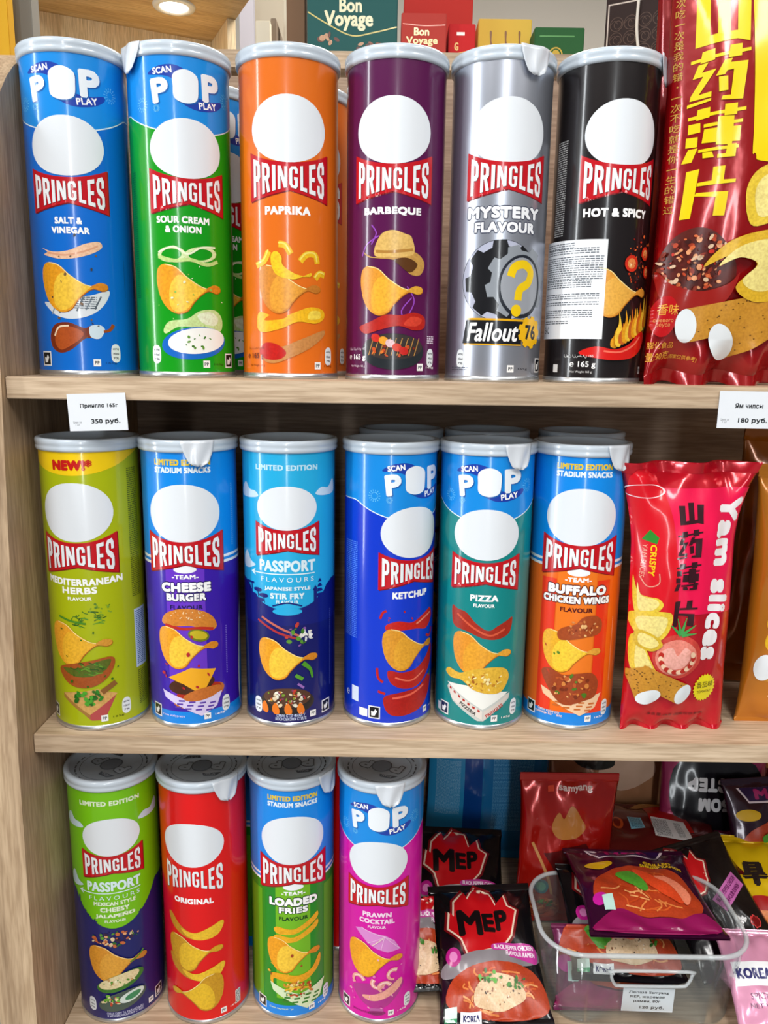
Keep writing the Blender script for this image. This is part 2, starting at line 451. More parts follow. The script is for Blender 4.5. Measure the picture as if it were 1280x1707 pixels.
def pop_cap(A, s0, dz=0.0, col='#148CE2'):
    xs = list(range(-92, 93, 4))
    curve = lambda x: 174.5 + dz + .0062 * (x) ** 2 if abs(x) < 50 else 190 + dz
    lo = [(x, curve(x)) for x in xs if abs(x) <= 70 ]
    A.poly([(x, z - .9) for x, z in lo] + [(70, 227), (-70, 227)], '#E8F6FF')
    A.poly(lo + [(70, 227), (-70, 227)], col)
    z = dz
    A.blob([(-27, 214 + z), (-20, 218.5 + z), (-8, 220 + z), (2, 216 + z), (10, 207 + z), (-2, 208 + z), (-12, 212 + z), (-20, 213 + z)], '#1B3FA8')
    A.blob([(-8, 200 + z), (0, 193.5 + z), (10, 191 + z), (22, 193 + z), (30, 198 + z), (29, 201 + z), (20, 199 + z), (8, 200 + z), (0, 204 + z)], '#1B3FA8')
    A.text('SCAN', -16, 216.2 + z, 4.6, '#FFFFFF', 14, .03, rot=.1)
    A.text('PLAY', 17, 195.6 + z, 4.8, '#FFFFFF', 15, .03, rot=.14)
    for dx, dzz, c in ((.8, -.8, '#1560B0'), (0, 0, '#EEF4FA')):
        A.text('P', -18 + dx, 203 + dzz + z, 17, c, 13, .055, rot=.12)
        A.text('P', 19.5 + dx, 207.5 + dzz + z, 19, c, 15, .055, rot=.04)
        A.blob([(-8.5 + dx, 206 + dzz + z), (-8 + dx, 214 + dzz + z), (0 + dx, 217.5 + dzz + z), (8.5 + dx, 214 + dzz + z), (9.5 + dx, 206 + dzz + z), (8 + dx, 197.5 + dzz + z), (0 + dx, 195 + dzz + z), (-7.5 + dx, 198 + dzz + z)], c)
    fizz(A, -33, 194 + z, 5); fizz(A, 35, 203 + z, 5.5); fizz(A, -21, 191 + z, 2.6)

def fine_print(A, x, z0, z1, w, col, n=None, seed=1, rot90=False):
    """columns of unreadably small ingredient print"""
    r = random.Random(seed); V = []; Fc = []
    z = z1
    while z > z0:
        q = x - w / 2
        while q < x + w / 2:
            l = min(r.uniform(1.2, 4), x + w / 2 - q); b = len(V)
            V += [(q, z), (q + l, z), (q + l, z - .75), (q, z - .75)]; Fc.append((b, b + 1, b + 2, b + 3)); q += l + .6
        z -= 1.6
    A.add(V, Fc, col)

def small_marks(A, pill=30, sq=-33, rec=16, dark='#141414', z=0, gcol='#FFFFFF'):
    if pill is not None:
        A.blob([(pill - 3.6, 13 + z), (pill - 3.4, 22 + z), (pill, 24.4 + z), (pill + 3.4, 22 + z), (pill + 3.6, 13 + z), (pill, 10.4 + z)], '#E8EEF2')
        for k in range(3): A.text(('607kJ', '145kcal', '7%')[k], pill, 20.6 - 3.4 * k + z, 1.7, '#28323C', 5, .02)
    if sq is not None:
        A.rect(sq - 5, sq + 5, 7.5 + z, 18.5 + z, '#F2F2F2'); A.rect(sq - 4, sq + 4, 8.5 + z, 17.5 + z, dark)
        A.poly([(sq - 2.4, 10 + z), (sq + .5, 10 + z), (sq + 2.6, 14 + z), (sq + 1, 16 + z), (sq - .5, 13.6 + z), (sq - 2.6, 14 + z)], '#F2F2F2')
    if rec is not None:
        A.rect(rec - 2.7, rec + 2.7, 7.6 + z, 13 + z, '#F4F4F4'); A.text('PP', rec, 10.3 + z, 2.6, '#26303A', 3.4)
        A.text('165g', rec + 11, 10 + z, 2.0, gcol, 9, .01)

def zone(A, z0, z1, col, x0=-72, x1=72): A.rect(x0, x1, z0, z1, col)

# ---- the pictures of each flavour ---------------------------------------------------
def art_salt():
    A = Art(4.5); pop_cap(A, 0); oval(A, 27.5, 185, 144); banner(A, 29, 150, 143, 118.8, 125.5)
    A.text('SALT &', -1, 113, 5, '#FFFFFF', 20, .045); A.text('VINEGAR', 0, 106.2, 5, '#FFFFFF', 28, .045)
    A.blob([(-24, 94), (-14, 91), (-2, 92), (10, 97), (20, 99), (22, 95), (14, 90), (2, 86.5), (-10, 86), (-22, 89), (-19, 91)], '#F3C7A6', kind='food')
    A.stroke([(-19, 90.5), (-4, 88.6), (10, 92), (19, 96)], 1.2, '#E2A482')
    A.blob([(-25, 55), (-14, 54), (-4, 58), (12, 60), (26, 64), (22, 54), (12, 46), (-2, 42.5), (-14, 45), (-21, 50)], '#DCE2E8')
    for k in range(6): A.stroke([(-18 + 6.5 * k, 46 + .8 * k), (-13 + 6.5 * k, 56 + .7 * k)], 1.1, ('#8C98A4', '#58636E')[k % 2], smooth=False)
    fine_print(A, 8, 50, 59, 16, '#5A6570', seed=3)
    chip(A, 0, 66)
    A.blob([(-21, 31), (-16, 38.5), (-5, 40), (6, 36), (11, 37.5), (12, 29.5), (6, 28), (-4, 20), (-13, 17.5), (-20, 22)], '#7A2C0C', kind='food')
    A.blob([(-17, 26), (-14, 36), (-4, 37), (5, 33), (3, 28), (-6, 22), (-13, 20)], '#B4511A', kind='food')
    A.stroke([(-17, 30), (-13, 36.4), (-5, 37.6)], 1.3, '#F3D8B8')
    A.blob([(10, 37), (17, 38.5), (21, 35), (17, 28.5), (10.5, 29.5)], '#CFE0EC')
    A.stroke([(20, 33.6), (25, 35), (28, 39)], 1.6, '#9A4A18', w1=3)
    A.bits(4, 66, 26, 38, 14, ['#7A5A38', '#3E3A34'], .7, 1.4, 5)
    small_marks(A, 29, -27, 14, gcol='#0A4C98'); fine_print(A, 58, 60, 170, 8, '#0B57A4', seed=9); A.stroke([(41, 60), (41, 88)], .5, '#0B57A4', smooth=False)
    return A
def art_sour():
    A = Art(13.5); pop_cap(A, 0); oval(A, 27.5, 185, 144); banner(A, 29, 151, 144, 119.5, 126.5)
    A.text('SOUR CREAM', -4.5, 115.2, 5.2, '#FFFFFF', 40, .045); A.text('& ONION', -4.5, 108.5, 5.2, '#FFFFFF', 27, .045)
    for cx, rx, r in ((-14, 10.5, .05), (8, 13, .12)): A.ell(cx, 90.5 + (cx > 0) * .5, rx, 5.6, '#D8EEB0', rot=r, hole=.72, kind='food')
    A.stroke([(-24, 89), (-12, 86), (0, 87), (12, 84), (22, 87)], 2.6, '#C2E08A', kind='food'); A.stroke([(-24, 92), (-12, 96), (-2, 91), (8, 96), (20, 97)], 1.4, '#EEF8D4')
    A.blob([(-22, 36), (-17, 42), (-4, 44), (6, 50), (18, 51), (25, 45), (24, 36), (14, 34), (4, 37), (-10, 38), (-20, 33)], '#C9E49C', kind='food')
    A.blob([(4, 47), (14, 49.5), (21, 45), (18, 39.5), (8, 41)], '#E6F2D2', kind='food')
    chip(A, -1, 66)
    A.ell(2, 26, 26, 12, '#1668C8', rot=.1); A.ell(4, 27.8, 23, 9.6, '#F6F8F4', rot=.1)
    A.bits(3, 27, 14, 5, 12, ['#5E9A2A', '#3F7A1C'], .8, 1.7, 8); A.bits(0, 64, 28, 30, 16, ['#CFE8A0', '#EAF6D0', '#8CC850'], .5, 1.2, 4)
    small_marks(A, -29, 33, 10, gcol='#06500A'); fine_print(A, -48, 60, 150, 6, '#0A6A10', seed=2)
    return A
def art_paprika():
    A = Art(4); oval(A, 29.5, 202, 156); banner(A, 31.5, 163.8, 156, 129.3, 136.8)
    A.text('PAPRIKA', -1, 122.8, 6.2, '#FFFFFF', 35, .05)
    for p in ([(-27, 84), (-20, 87), (-16, 94)], [(-8, 99), (-3, 98), (1, 92)], [(8, 87), (13, 92), (20, 92), (22, 86)], [(20, 75), (24, 79), (29, 78)]):
        A.stroke(p, 4.6, '#F2C21A', kind='food'); A.stroke([(x - .3, z + 1) for x, z in p], 1.2, '#FBE468')
    chip(A, 0, 67, .98, '#D98A2C', '#E8A032', '#C77A24')
    A.blob([(-14, 91), (-10, 94), (-6, 90), (-5, 84), (4, 78), (15, 76), (16, 79), (4, 74), (-8, 76), (-13, 82)], '#F4CC1E', kind='food')
    A.blob([(-27, 43), (-24, 50), (-8, 46), (4, 50), (16, 54), (27, 52), (28, 46), (20, 42), (6, 43), (-6, 38), (-20, 35), (-26, 37)], '#F3BC16', kind='food')
    A.blob([(-20, 44), (-8, 44.5), (-2, 47), (-14, 48)], '#E07018'); A.blob([(14, 45), (24, 46), (24, 51), (16, 51)], '#F8DC50', kind='food')
    A.blob([(-24, 20), (-20, 27), (-8, 24), (8, 30), (27, 37), (28, 33), (16, 24), (2, 17), (-12, 12), (-21, 14)], '#C98A4A', kind='food')
    A.blob([(-25, 20), (-20, 27), (-10, 26), (-3, 20), (-8, 15), (-19, 15)], '#C4160E', kind='food')
    small_marks(A, 33, None, 22, gcol='#8A3A08'); A.text('℮ 165 g', -30, 17, 5.4, '#7A2C08', 17, .02); A.text('الوزن الصافي 165', -29, 23, 2.6, '#7A2C08', 17, .0); A.text('Net Weight 165 g', -28, 10, 2, '#7A2C08', 15, 0)
    return A
def art_bbq():
    A = Art(-2.2); oval(A, 29.5, 202, 156); banner(A, 31.5, 163.8, 156, 130, 137)
    A.text('BARBEQUE', 0, 123.3, 6.4, '#FFFFFF', 45, .05)
    for k, p in enumerate(([(-16, 100), (-12, 108), (-16, 114)], [(12, 70), (18, 60), (14, 50)], [(16, 62), (8, 52), (12, 44)], [(-10, 106), (-20, 100), (-24, 92)])): A.stroke(p, .9, '#9A4AC0')
    A.blob([(-23, 95), (-14, 91), (4, 92), (17, 95), (26, 88), (23, 79), (14, 79), (4, 88), (-10, 90), (-18, 91)], '#C99A4C', kind='food')
    A.blob([(-13, 92), (-9, 106), (0, 110), (10, 107.5), (15, 105), (17, 94), (6, 91)], '#E0B866', kind='food'); A.blob([(2, 89), (12, 90.5), (20, 86), (14, 80), (6, 85)], '#5A3410')
    A.stroke([(-12, 95), (0, 94.6), (16, 96.5)], 2, '#B58238')
    chip(A, 0, 67, 1.0, '#E49A28', '#EFB12E', '#E4AA38')
    A.blob([(-26, 40), (-16, 44), (-4, 49), (8, 49), (18, 51), (27, 48), (27, 40), (18, 38), (6, 41), (-8, 38), (-20, 35)], '#B81E10', kind='food'); A.blob([(10, 42), (20, 41), (25, 46), (16, 48)], '#D8402A', kind='food')
    A.ell(2, 22, 25, 13.5, '#23292E'); A.ell(2, 25.5, 23.5, 9.5, '#3A3230')
    for k in range(9): A.stroke([(-17 + 4.4 * k, 19), (-13 + 4.4 * k, 32)], .7, '#B98848', smooth=False)
    A.bits(2, 24, 18, 6, 14, ['#C85018', '#E07828', '#8A2A0C'], 1, 2, 6); A.stroke([(-14, 34), (0, 28), (13, 21)], .8, '#E8C888')
    for x, z, c in ((-11, 32, '#D0281A'), (-5, 30, '#E8A02A'), (0, 28, '#E0C0C8'), (5, 25, '#D83A20'), (10, 22.5, '#C8201A')): A.ell(x, z, 3.6, 3, c, rot=-.4, kind='food')
    small_marks(A, 35, None, 24); A.text('℮ 165 g', -29, 17, 5.4, '#FFFFFF', 18, .02); A.text('الوزن الصافي 165', -29, 23.4, 2.6, '#F0E0F0', 17, .0); A.text('Net Weight 165 g', -28, 10.5, 2, '#F0E0F0', 15, 0); fine_print(A, 35, 28, 34, 8, '#E8D8E8', seed=4)
    return A
def gear(cx, cz, r, teeth=8, d=.17, ph=0.0):
    pts = []
    for i in range(teeth):
        a = 2 * PI * i / teeth + ph; w = PI / teeth
        for q, rr in ((-.62, 1), (-.42, 1 + d), (.42, 1 + d), (.62, 1)): pts.append((cx + r * rr * math.cos(a + q * w), cz + r * rr * math.sin(a + q * w)))
    return pts
def art_mystery():
    A = Art(1.6); oval(A, 29.5, 202, 156); banner(A, 31.5, 165.8, 158, 132.4, 139.5)
    A.text('MYSTERY', -1, 123.4, 8.6, '#F4F6FA', 58, .05, outline='#4A4E60', ow=.085); A.text('FLAVOUR', 0, 113, 7.8, '#F4F6FA', 48, .05, outline='#4A4E60', ow=.085)
    A.ell(-2, 75, 31, 29.5, '#565A66', hole=.985)
    A.ell(-2, 75, 30.4, 29, '#B4B8CC')
    A.poly([p for p in gear(-1, 75, 25, 8, .18, .1)], '#16161A')
    A.poly(gear(13, 74, 23, 8, .18, .25), '#8E949C'); A.ell(14.5, 71, 19, 23, '#20242E'); A.ell(14.2, 71.4, 16.6, 20.6, '#9A9EA6')
    A.stroke([(5, 78), (8, 85), (16, 87), (22, 82), (20, 74), (13, 69), (11.5, 61)], 6.2, '#EFC80C'); A.ell(10.5, 53.5, 4.2, 4.4, '#EFC80C')
    A.poly([(-30, 28), (16, 27.5), (18, 47), (-27, 48)], '#E2A80E'); A.poly([(-31, 29), (16, 28.5), (17, 45.5), (-28, 46.5)], '#14141A')
    A.text('Fallout', -7, 37.5, 14, '#F6F6F6', 40, .022, shear=.25); A.poly(gear(25, 37.8, 10.5, 9, .16), '#EDB60C'); A.text('76', 25, 37.8, 11, '#101014', 11.5, .03)
    small_marks(A, -33, 39, 8, '#101018', gcol='#3A3E48'); fine_print(A, -34, 9, 11, 18, '#5A5E6A', seed=5); fine_print(A, -57, 52, 72, 3, '#D8D4F0', seed=5)
    zA = A.items; return A
def art_hot():
    A = Art(4.8); oval(A, 29.5, 202, 156); banner(A, 31.5, 165.3, 157.5, 131.8, 139)
    A.text('HOT & SPICY', -1.5, 124.6, 6.6, '#FFFFFF', 52, .05)
    A.bits(24, 92, 16, 22, 60, ['#8A1A0A', '#C8381A', '#5A1008', '#E86A30'], .5, 1.3, 3)
    for x, z, r in ((27, 97, 5), (12, 89, 6), (31, 84, 4.6)): A.ell(x, z, r, r, '#D42C14', kind='food'); A.ell(x, z, r * .62, r * .62, '#E88A4A', kind='food'); A.bits(x, z, r * .5, r * .5, 8, ['#F8D8A0', '#B82010'], .4, .9, int(x))
    chip(A, 5, 68, 1.0, '#E09A30', '#EAB048', '#D89030')
    for k in range(13):
        x = 2 + 2.7 * k; h = 12 + 12 * abs(math.sin(k * 1.7)); b = 28 + 1.4 * k
        A.blob([(x - 2.4, b), (x - 2.6, b + h * .4), (x - .4, b + h * .65), (x + .6 * (-1) ** k, b + h), (x + 2, b + h * .6), (x + 3, b + h * .3), (x + 2, b - 1)], ('#E8A01A', '#F4C83A', '#C8641A')[k % 3], k=3, kind='food')
    A.blob([(-24, 23), (-12, 28), (2, 26), (14, 30), (22, 37), (31, 40), (33, 34), (28, 26), (18, 20), (4, 18), (-10, 19)], '#D41A14'); A.stroke([(-6, 24.6), (6, 24), (18, 29), (26, 36)], 1.4, '#F2705A'); A.stroke([(31, 39), (33, 42), (37, 44)], 1.4, '#3C8A1C')
    A.text('℮ 165 g', -21, 14, 5.6, '#FFFFFF', 20, .02); A.text('الوزن الصافي 165', -24, 20.4, 2.8, '#E8E8E8', 22, .0); A.text('Net Weight 165 g', -22, 8.6, 2.1, '#D8D8D8', 17, 0); A.rect(-47, -42, 8, 14, '#E8E8E8'); small_marks(A, None, None, 35); fine_print(A, -50, 110, 178, 12, '#C4C4C4', seed=7); fine_print(A, 45, 14, 34, 1.4, '#B8B8B8', seed=7)
    return A
def art_herbs():
    A = Art(-.5)
    A.blob([(-52, 228), (-46, 221), (-24, 212), (0, 208.5), (24, 212), (46, 221), (52, 228)], '#F4CC0E'); A.text('NEW!*', 0, 216.6, 8.6, '#C4140E', 31, .06)
    oval(A, 29.5, 203, 157); banner(A, 31.5, 163.8, 156, 130.3, 137)
    wp = lambda x: .0015 * x * x
    A.text('MEDITERRANEAN', 3, 124.6, 5.8, '#FFFFFF', 63, .045, warp=wp); A.text('HERBS', 0, 117.8, 5.8, '#FFFFFF', 28, .045, warp=wp); A.text('FLAVOUR', 0, 111.3, 3, '#FFFFFF', 19, .03)
    A.strands(3, 95, 17, 8, 26, ['#3E7A1C', '#5C9A2C', '#2E6418'], .7, 3); A.stroke([(-19, 96), (-8, 93), (4, 91)], 1.6, '#4A8A24'); A.bits(14, 102, 12, 5, 16, ['#5A8A20', '#7AA830'], .6, 1.2, 4)
    chip(A, -2, 74, 1.0, '#EFA628', '#F3B92E', '#D99A34')
    A.blob([(-20, 54), (-18, 44), (-8, 38), (6, 38), (18, 45), (24, 56), (22, 62), (10, 61)], '#A8521C', kind='food'); A.blob([(-18, 53), (-8, 47), (6, 47), (17, 52), (21, 60), (10, 59), (-4, 54)], '#5A6A1C', kind='food')
    A.strands(4, 54, 16, 6, 26, ['#3C7A1A', '#6AA02C', '#2A5A14'], .8, 5)
    A.poly([(-19, 30), (4, 9), (14, 9), (24, 29), (14, 34), (0, 31)], '#B84A4A'); A.poly([(-20, 31), (3, 14), (25, 30), (10, 36)], '#D8A860', kind='food'); A.poly([(-20, 31), (3, 14), (3, 11), (-20, 27.5)], '#A87838'); A.stroke([(13, 33), (24, 40)], 4.4, '#8A5A28')
    A.bits(2, 29, 12, 6, 26, ['#2E8A1E', '#4CA82C', '#1E6A14'], 1.6, 3.2, 9); A.bits(0, 62, 28, 34, 12, ['#4E8A1E', '#2E6A14'], .7, 1.6, 2)
    small_marks(A, 32, -34, 14, gcol='#4A5200')
    fine_print(A, 49, 108, 212, 12, '#5E6A06', seed=3); A.rect(44, 60, 46, 96, '#CFE4F4'); fine_print(A, 52, 48, 94, 13, '#3A6A9A', seed=6); fine_print(A, 52, 14, 43, 13, '#5E6A06', seed=2)
    return A
def stadium(A, main, stripe, hem, word1, word2, lw1, lw2, badge):
    zone(A, 0, 137, main); zone(A, 22, 137, stripe, -16, 15); zone(A, 0, 137, stripe, 32, 42) if False else None
    zone(A, 137, 139.2, '#F2F6FA'); zone(A, 141.4, 143.6, '#F2F6FA')
    A.blob([(-72, 0), (72, 0), (72, 14), (40, 15), (0, 15), (-40, 15), (-72, 14)], '#0C86E4')
    A.poly(smooth_pts([(72, 125), (58, 100), (52, 70), (51, 14), (72, 10)]), '#F4F8FC'); A.poly(smooth_pts([(72, 120), (60, 98), (54, 70), (53, 12), (72, 10)]), '#0C86E4')
    A.poly(smooth_pts([(-72, 125), (-60, 100), (-55, 70), (-54, 14), (-72, 10)]), '#0C86E4')
    A.text('LIMITED EDITION', 0, 219, 5.0, '#E8C838', 45, .05); A.text('STADIUM SNACKS', 0, 213, 4.8, '#E8F4FC', 45, .05)
    A.ell(0, 134.5, 9, 3, '#F2F4F8')
    oval(A, 29.5, 202, 156); banner(A, 31.5, 164.3, 156.5, 131, 138.5)
    A.text('-TEAM-', 0, 128.6, 3.8, '#FFFFFF', 21, .045)
    A.text(word1, 0, 120, 8, '#FFFFFF', lw1, .055, outline=badge, ow=.09, warp=lambda x: -.001 * x * x); A.text(word2, 0, 111.8, 6.4, '#FFFFFF', lw2, .055, outline=badge, ow=.09); A.text('FLAVOUR', 0, 103.4, 4, badge, 26, .04)
def basket(A, cx, cz, w, h, c1, c2):
    A.poly([(cx - w, cz + h), (cx - w * .9, cz + h * .4), (cx + w * .3, cz - h), (cx + w * .8, cz - h * .4), (cx + w, cz + h * .7), (cx, cz + h * .2)], c1)
    for k in range(4):
        for j in range(3): A.rect(cx - w * .55 + k * w * .33 + j * 1.6, cx - w * .55 + k * w * .33 + w * .2 + j * 1.6, cz - h * .35 - k * h * .1 + j * h * .26, cz - h * .22 - k * h * .1 + j * h * .26, c2)
def art_cheese():
    A = Art(3); stadium(A, '#3A18A8', '#6A34C8', None, 'CHEESE', 'BURGER', 40, 32, '#1A0E5A')
    A.blob([(-21, 90), (-17, 98), (-4, 102.5), (10, 101), (20, 95), (24, 86), (18, 83), (4, 88), (-10, 88)], '#D8862E', kind='food'); A.stroke([(-18, 88.5), (-4, 86), (10, 86), (21, 84)], 2.4, '#C02A1A'); A.bits(0, 97, 14, 4, 24, ['#F8E4B8'], .4, .7, 2)
    chip(A, 0, 70, .98)
    A.ell(9, 80, 8.5, 5, '#6E7A14', rot=-.3, kind='food'); A.ell(9, 80.4, 7, 3.6, '#C8B41E', rot=-.3)
    A.ell(8, 28, 22, 9, '#C8702A', rot=.25, kind='food'); A.ell(8, 31, 19, 7, '#B02A18', rot=.2); A.ell(2, 38, 19, 7.5, '#4A2410', rot=.15, kind='food')
    A.poly([(-17, 44), (2, 53), (22, 50), (13, 34), (8, 31), (-4, 39)], '#F2AC1C')
    basket(A, 2, 22, 25, 11, '#D8CCF0', '#5A3AA8'); A.ell(11, 30, 16, 5, '#C8702A', rot=.2, kind='food')
    A.bits(2, 60, 28, 26, 9, ['#B81E28'], 1, 2.2, 3); small_marks(A, 31, -31, 14); A.text('Смак чізбургеру', -14, 11, 2.2, '#E0D8F8', 20, .01); fine_print(A, 33, 44, 84, 1.2, '#8A78D8', seed=4); fine_print(A, 44, 150, 200, 3, '#5AB0F0', seed=4); fine_print(A, 58, 24, 90, 7, '#7AC0F0', seed=3)
    return A
def art_buffalo():
    A = Art(-5.5); stadium(A, '#EE6A14', '#F07A1E', None, 'BUFFALO', 'CHICKEN WINGS', 48, 56, '#5A0A10')
    zone(A, 15, 128, '#EA3412', -30, -17); zone(A, 15, 128, '#EA3412', 16, 28)
    A.text('BUFFALO', 0, 120, 8, '#FFFFFF', 48, .055, outline='#5A0A10', ow=.09); A.text('CHICKEN WINGS', 0, 111.8, 6.4, '#FFFFFF', 56, .055, outline='#5A0A10', ow=.09); A.text('FLAVOUR', 0, 103.4, 4, '#5A0A10', 26, .04)
    chip(A, -2, 68, .98, '#F2B426', '#F7CE3A', '#E8A83A')
    A.blob([(-14, 83), (-10, 88), (0, 92), (6, 98), (16, 99), (22, 93), (20, 84), (8, 81), (-6, 78), (-12, 78)], '#A84A1E', kind='food'); A.bits(6, 89, 12, 7, 24, ['#D88A4A', '#C0602A', '#8A3410', '#F0C080'], .8, 2, 3)
    basket(A, 0, 24, 26, 11, '#F0C8A0', '#C86A2A')
    A.blob([(-26, 48), (-18, 52), (-8, 48), (4, 50), (16, 50), (22, 42), (20, 30), (10, 26), (-4, 22), (-12, 26), (-20, 36)], '#A0421A', kind='food'); A.bits(0, 38, 18, 10, 40, ['#D8863E', '#C05A24', '#7A2C0C', '#E8A868', '#4A7A1C'], .9, 2.4, 5)
    A.bits(2, 66, 28, 30, 9, ['#E89048', '#5A8A2A', '#C83A1A'], .9, 1.8, 3); small_marks(A, 32, -36, 15); A.text('Смак курячих\nкрилець Баффало', -18, 13, 5.4, '#FBE0D0', 24, .01); fine_print(A, 36, 40, 95, 1.2, '#F8B890', seed=4)
    return A
def art_fries():
    A = Art(5); stadium(A, '#1E8A20', '#74B81E', None, 'LOADED', 'FRIES', 44, 26, '#0A3E10')
    zone(A, 15, 128, '#5AA41E', -46, -30); zone(A, 15, 128, '#5AA41E', 30, 46)
    for z, r in ((92, .2), (84, -.08)): A.blob([(-18, z), (-14, z + 3), (0, z + 1), (14, z + 8), (22, z + 13), (22, z + 7), (12, z + 1), (0, z - 4), (-14, z - 4)], '#EEB01E', kind='food')
    chip(A, 0, 67, .98)
    A.blob([(-20, 47), (-10, 48), (4, 46), (16, 50), (24, 62), (25, 54), (20, 46), (8, 39), (-6, 40), (-18, 42), (-19, 36), (-22, 40)], '#EEA818', kind='food')
    basket(A, 4, 24, 26, 14, '#D8E8C0', '#2E7A24'); A.strands(4, 32, 17, 9, 22, ['#F0B82A', '#D8902A', '#F8D458', '#B8481C'], 1.8, 4); A.bits(4, 32, 15, 8, 24, ['#C0381A', '#4A8A22', '#F0D890'], .7, 1.6, 5)
    A.bits(0, 62, 28, 28, 10, ['#E8B030', '#A0401A'], .9, 2, 3); small_marks(A, 32, -32, 16); A.text('Смак картоплі фрі', -12, 11.5, 2.2, '#D8F0C0', 22, .01)
    return A
def passport(A, sky, navy, hillz, le):
    zone(A, 0, 92, navy)
    A.text('LIMITED EDITION', 0, 215.4, 4.6, le, 52, .05)
    A.blob([(-47, 196), (-40, 202), (-34, 197), (-27, 196), (-24, 192), (-36, 190), (-47, 191)], '#CFE6F2'); A.blob([(24, 194), (30, 199), (38, 198), (46, 204), (48, 194), (36, 192)], '#CFE6F2'); A.blob([(-46, 140), (-40, 146), (-34, 139), (-28, 136), (-38, 132), (-46, 133)], '#CFE6F2')
    oval(A, 25, 201, 166); banner(A, 26.8, 172.3, 166, 144.6, 150)
    A.text('PASSPORT', 0, 137, 9.6, '#DFF2F8', 47, .032); A.rect(-30, 23, 130, 130.9, '#DFF2F8'); A.poly([(-33, 130.4), (-28, 133.4), (-29.4, 130.4), (-28, 127.4)], '#DFF2F8')
    A.text('FLAVOURS', 0, 125.8, 3.8, '#DFF2F8', 44, .0, space=1.5)
def art_japan():
    A = Art(2.2)
    xs = list(range(-72, 73, 4))
    pf = []
    A_h = [(x, 101 + .011 * x * x + (3 * abs(math.sin(x * .3)) if abs(x) > 26 else 0)) for x in xs]
    passport(A, '#25AEE2', '#0C1464', 100, '#BFE8F8'); A.poly([(-72, 88)] + [(x, min(z, 122)) for x, z in A_h] + [(72, 88)], '#0F1A74')
    A.text('JAPANESE STYLE', 0, 118.2, 4, '#DFF2F8', 38, .04); A.text('STIR FRY', 0, 112.5, 5, '#DFF2F8', 28, .05); A.text('FLAVOUR', 0, 107.6, 3, '#DFF2F8', 18, .03)
    for k in range(4): A.poly([(28 - 4 + .7 * k, 110 + 4 * k), (28 + 4 - .7 * k, 110 + 4 * k), (28 + 2.4 - .6 * k, 112.6 + 4 * k), (28 - 2.4 + .6 * k, 112.6 + 4 * k)], '#0F1A74')
    A.rect(22, 25, 104, 116, '#0F1A74'); A.poly([(21, 116), (26, 116), (23.5, 120)], '#0F1A74')
    for x, z in ((-26, 116), (-20, 112), (-24, 108)): A.ell(x, z, 4.4, 1.7, '#0F1A74'); A.stroke([(x, z), (x + 1, z - 6)], .7, '#0F1A74', smooth=False)
    A.rect(-40, -30, 120, 121.6, '#0F1A74'); A.rect(-38, -36.8, 106, 121, '#0F1A74'); A.rect(-33.4, -32.2, 106, 121, '#0F1A74')
    A.stroke([(-12, 104), (0, 107), (12, 104)], 1.2, '#0F1A74'); A.ell(0, 99.6, 12, 3, '#25AEE2')
    A.stroke([(-26, 91), (-8, 82), (10, 76)], 1.8, '#B03034', smooth=False); A.stroke([(-22, 94), (-2, 84), (12, 78)], 1.8, '#C86A5A', smooth=False)
    A.bits(14, 79, 7, 5, 26, ['#F4F4F0', '#E0E6E8'], 1, 2, 4); A.bits(8, 80, 11, 9, 14, ['#5A9A2E', '#8A5AA8', '#3E7A22', '#C03A2A'], 1.2, 2.6, 5)
    chip(A, 0, 60, .98); A.stroke([(12, 56), (18, 50), (20, 42)], 4, '#4E9A24', w1=1.5); A.stroke([(6, 46), (12, 42)], 3, '#5AA02C'); A.stroke([(8, 38), (13, 34)], 2, '#9A6AB8')
    A.ell(-1, 22, 23, 11, '#2A2422'); A.ell(-1, 26, 20, 8.5, '#5A3A28', kind='food'); A.bits(-1, 26, 18, 7, 60, ['#C83A24', '#E8D8B8', '#7AA030', '#E8A040', '#8A3A60', '#F0F0E0'], .8, 2.2, 7)
    for x in (-20, -10, 0, 10): A.blob([(x - 2, 13), (x - 3, 18), (x, 22), (x + 3, 16), (x + 2, 12)], '#E87A1E', k=3)
    A.text('СМАК СТІР ФРАЙ У\nЯПОНСЬКОМУ СТИЛІ', 2, 10, 6.4, '#C8D4F0', 25, .01); small_marks(A, -27, 35, 21, gcol='#0C1464'); fine_print(A, 41, 30, 96, 1.2, '#5A68B8', seed=4); fine_print(A, 53, 24, 90, 5, '#6A78C0', seed=4); fine_print(A, 52, 120, 205, 5, '#1A4A9A', seed=3)
    return A
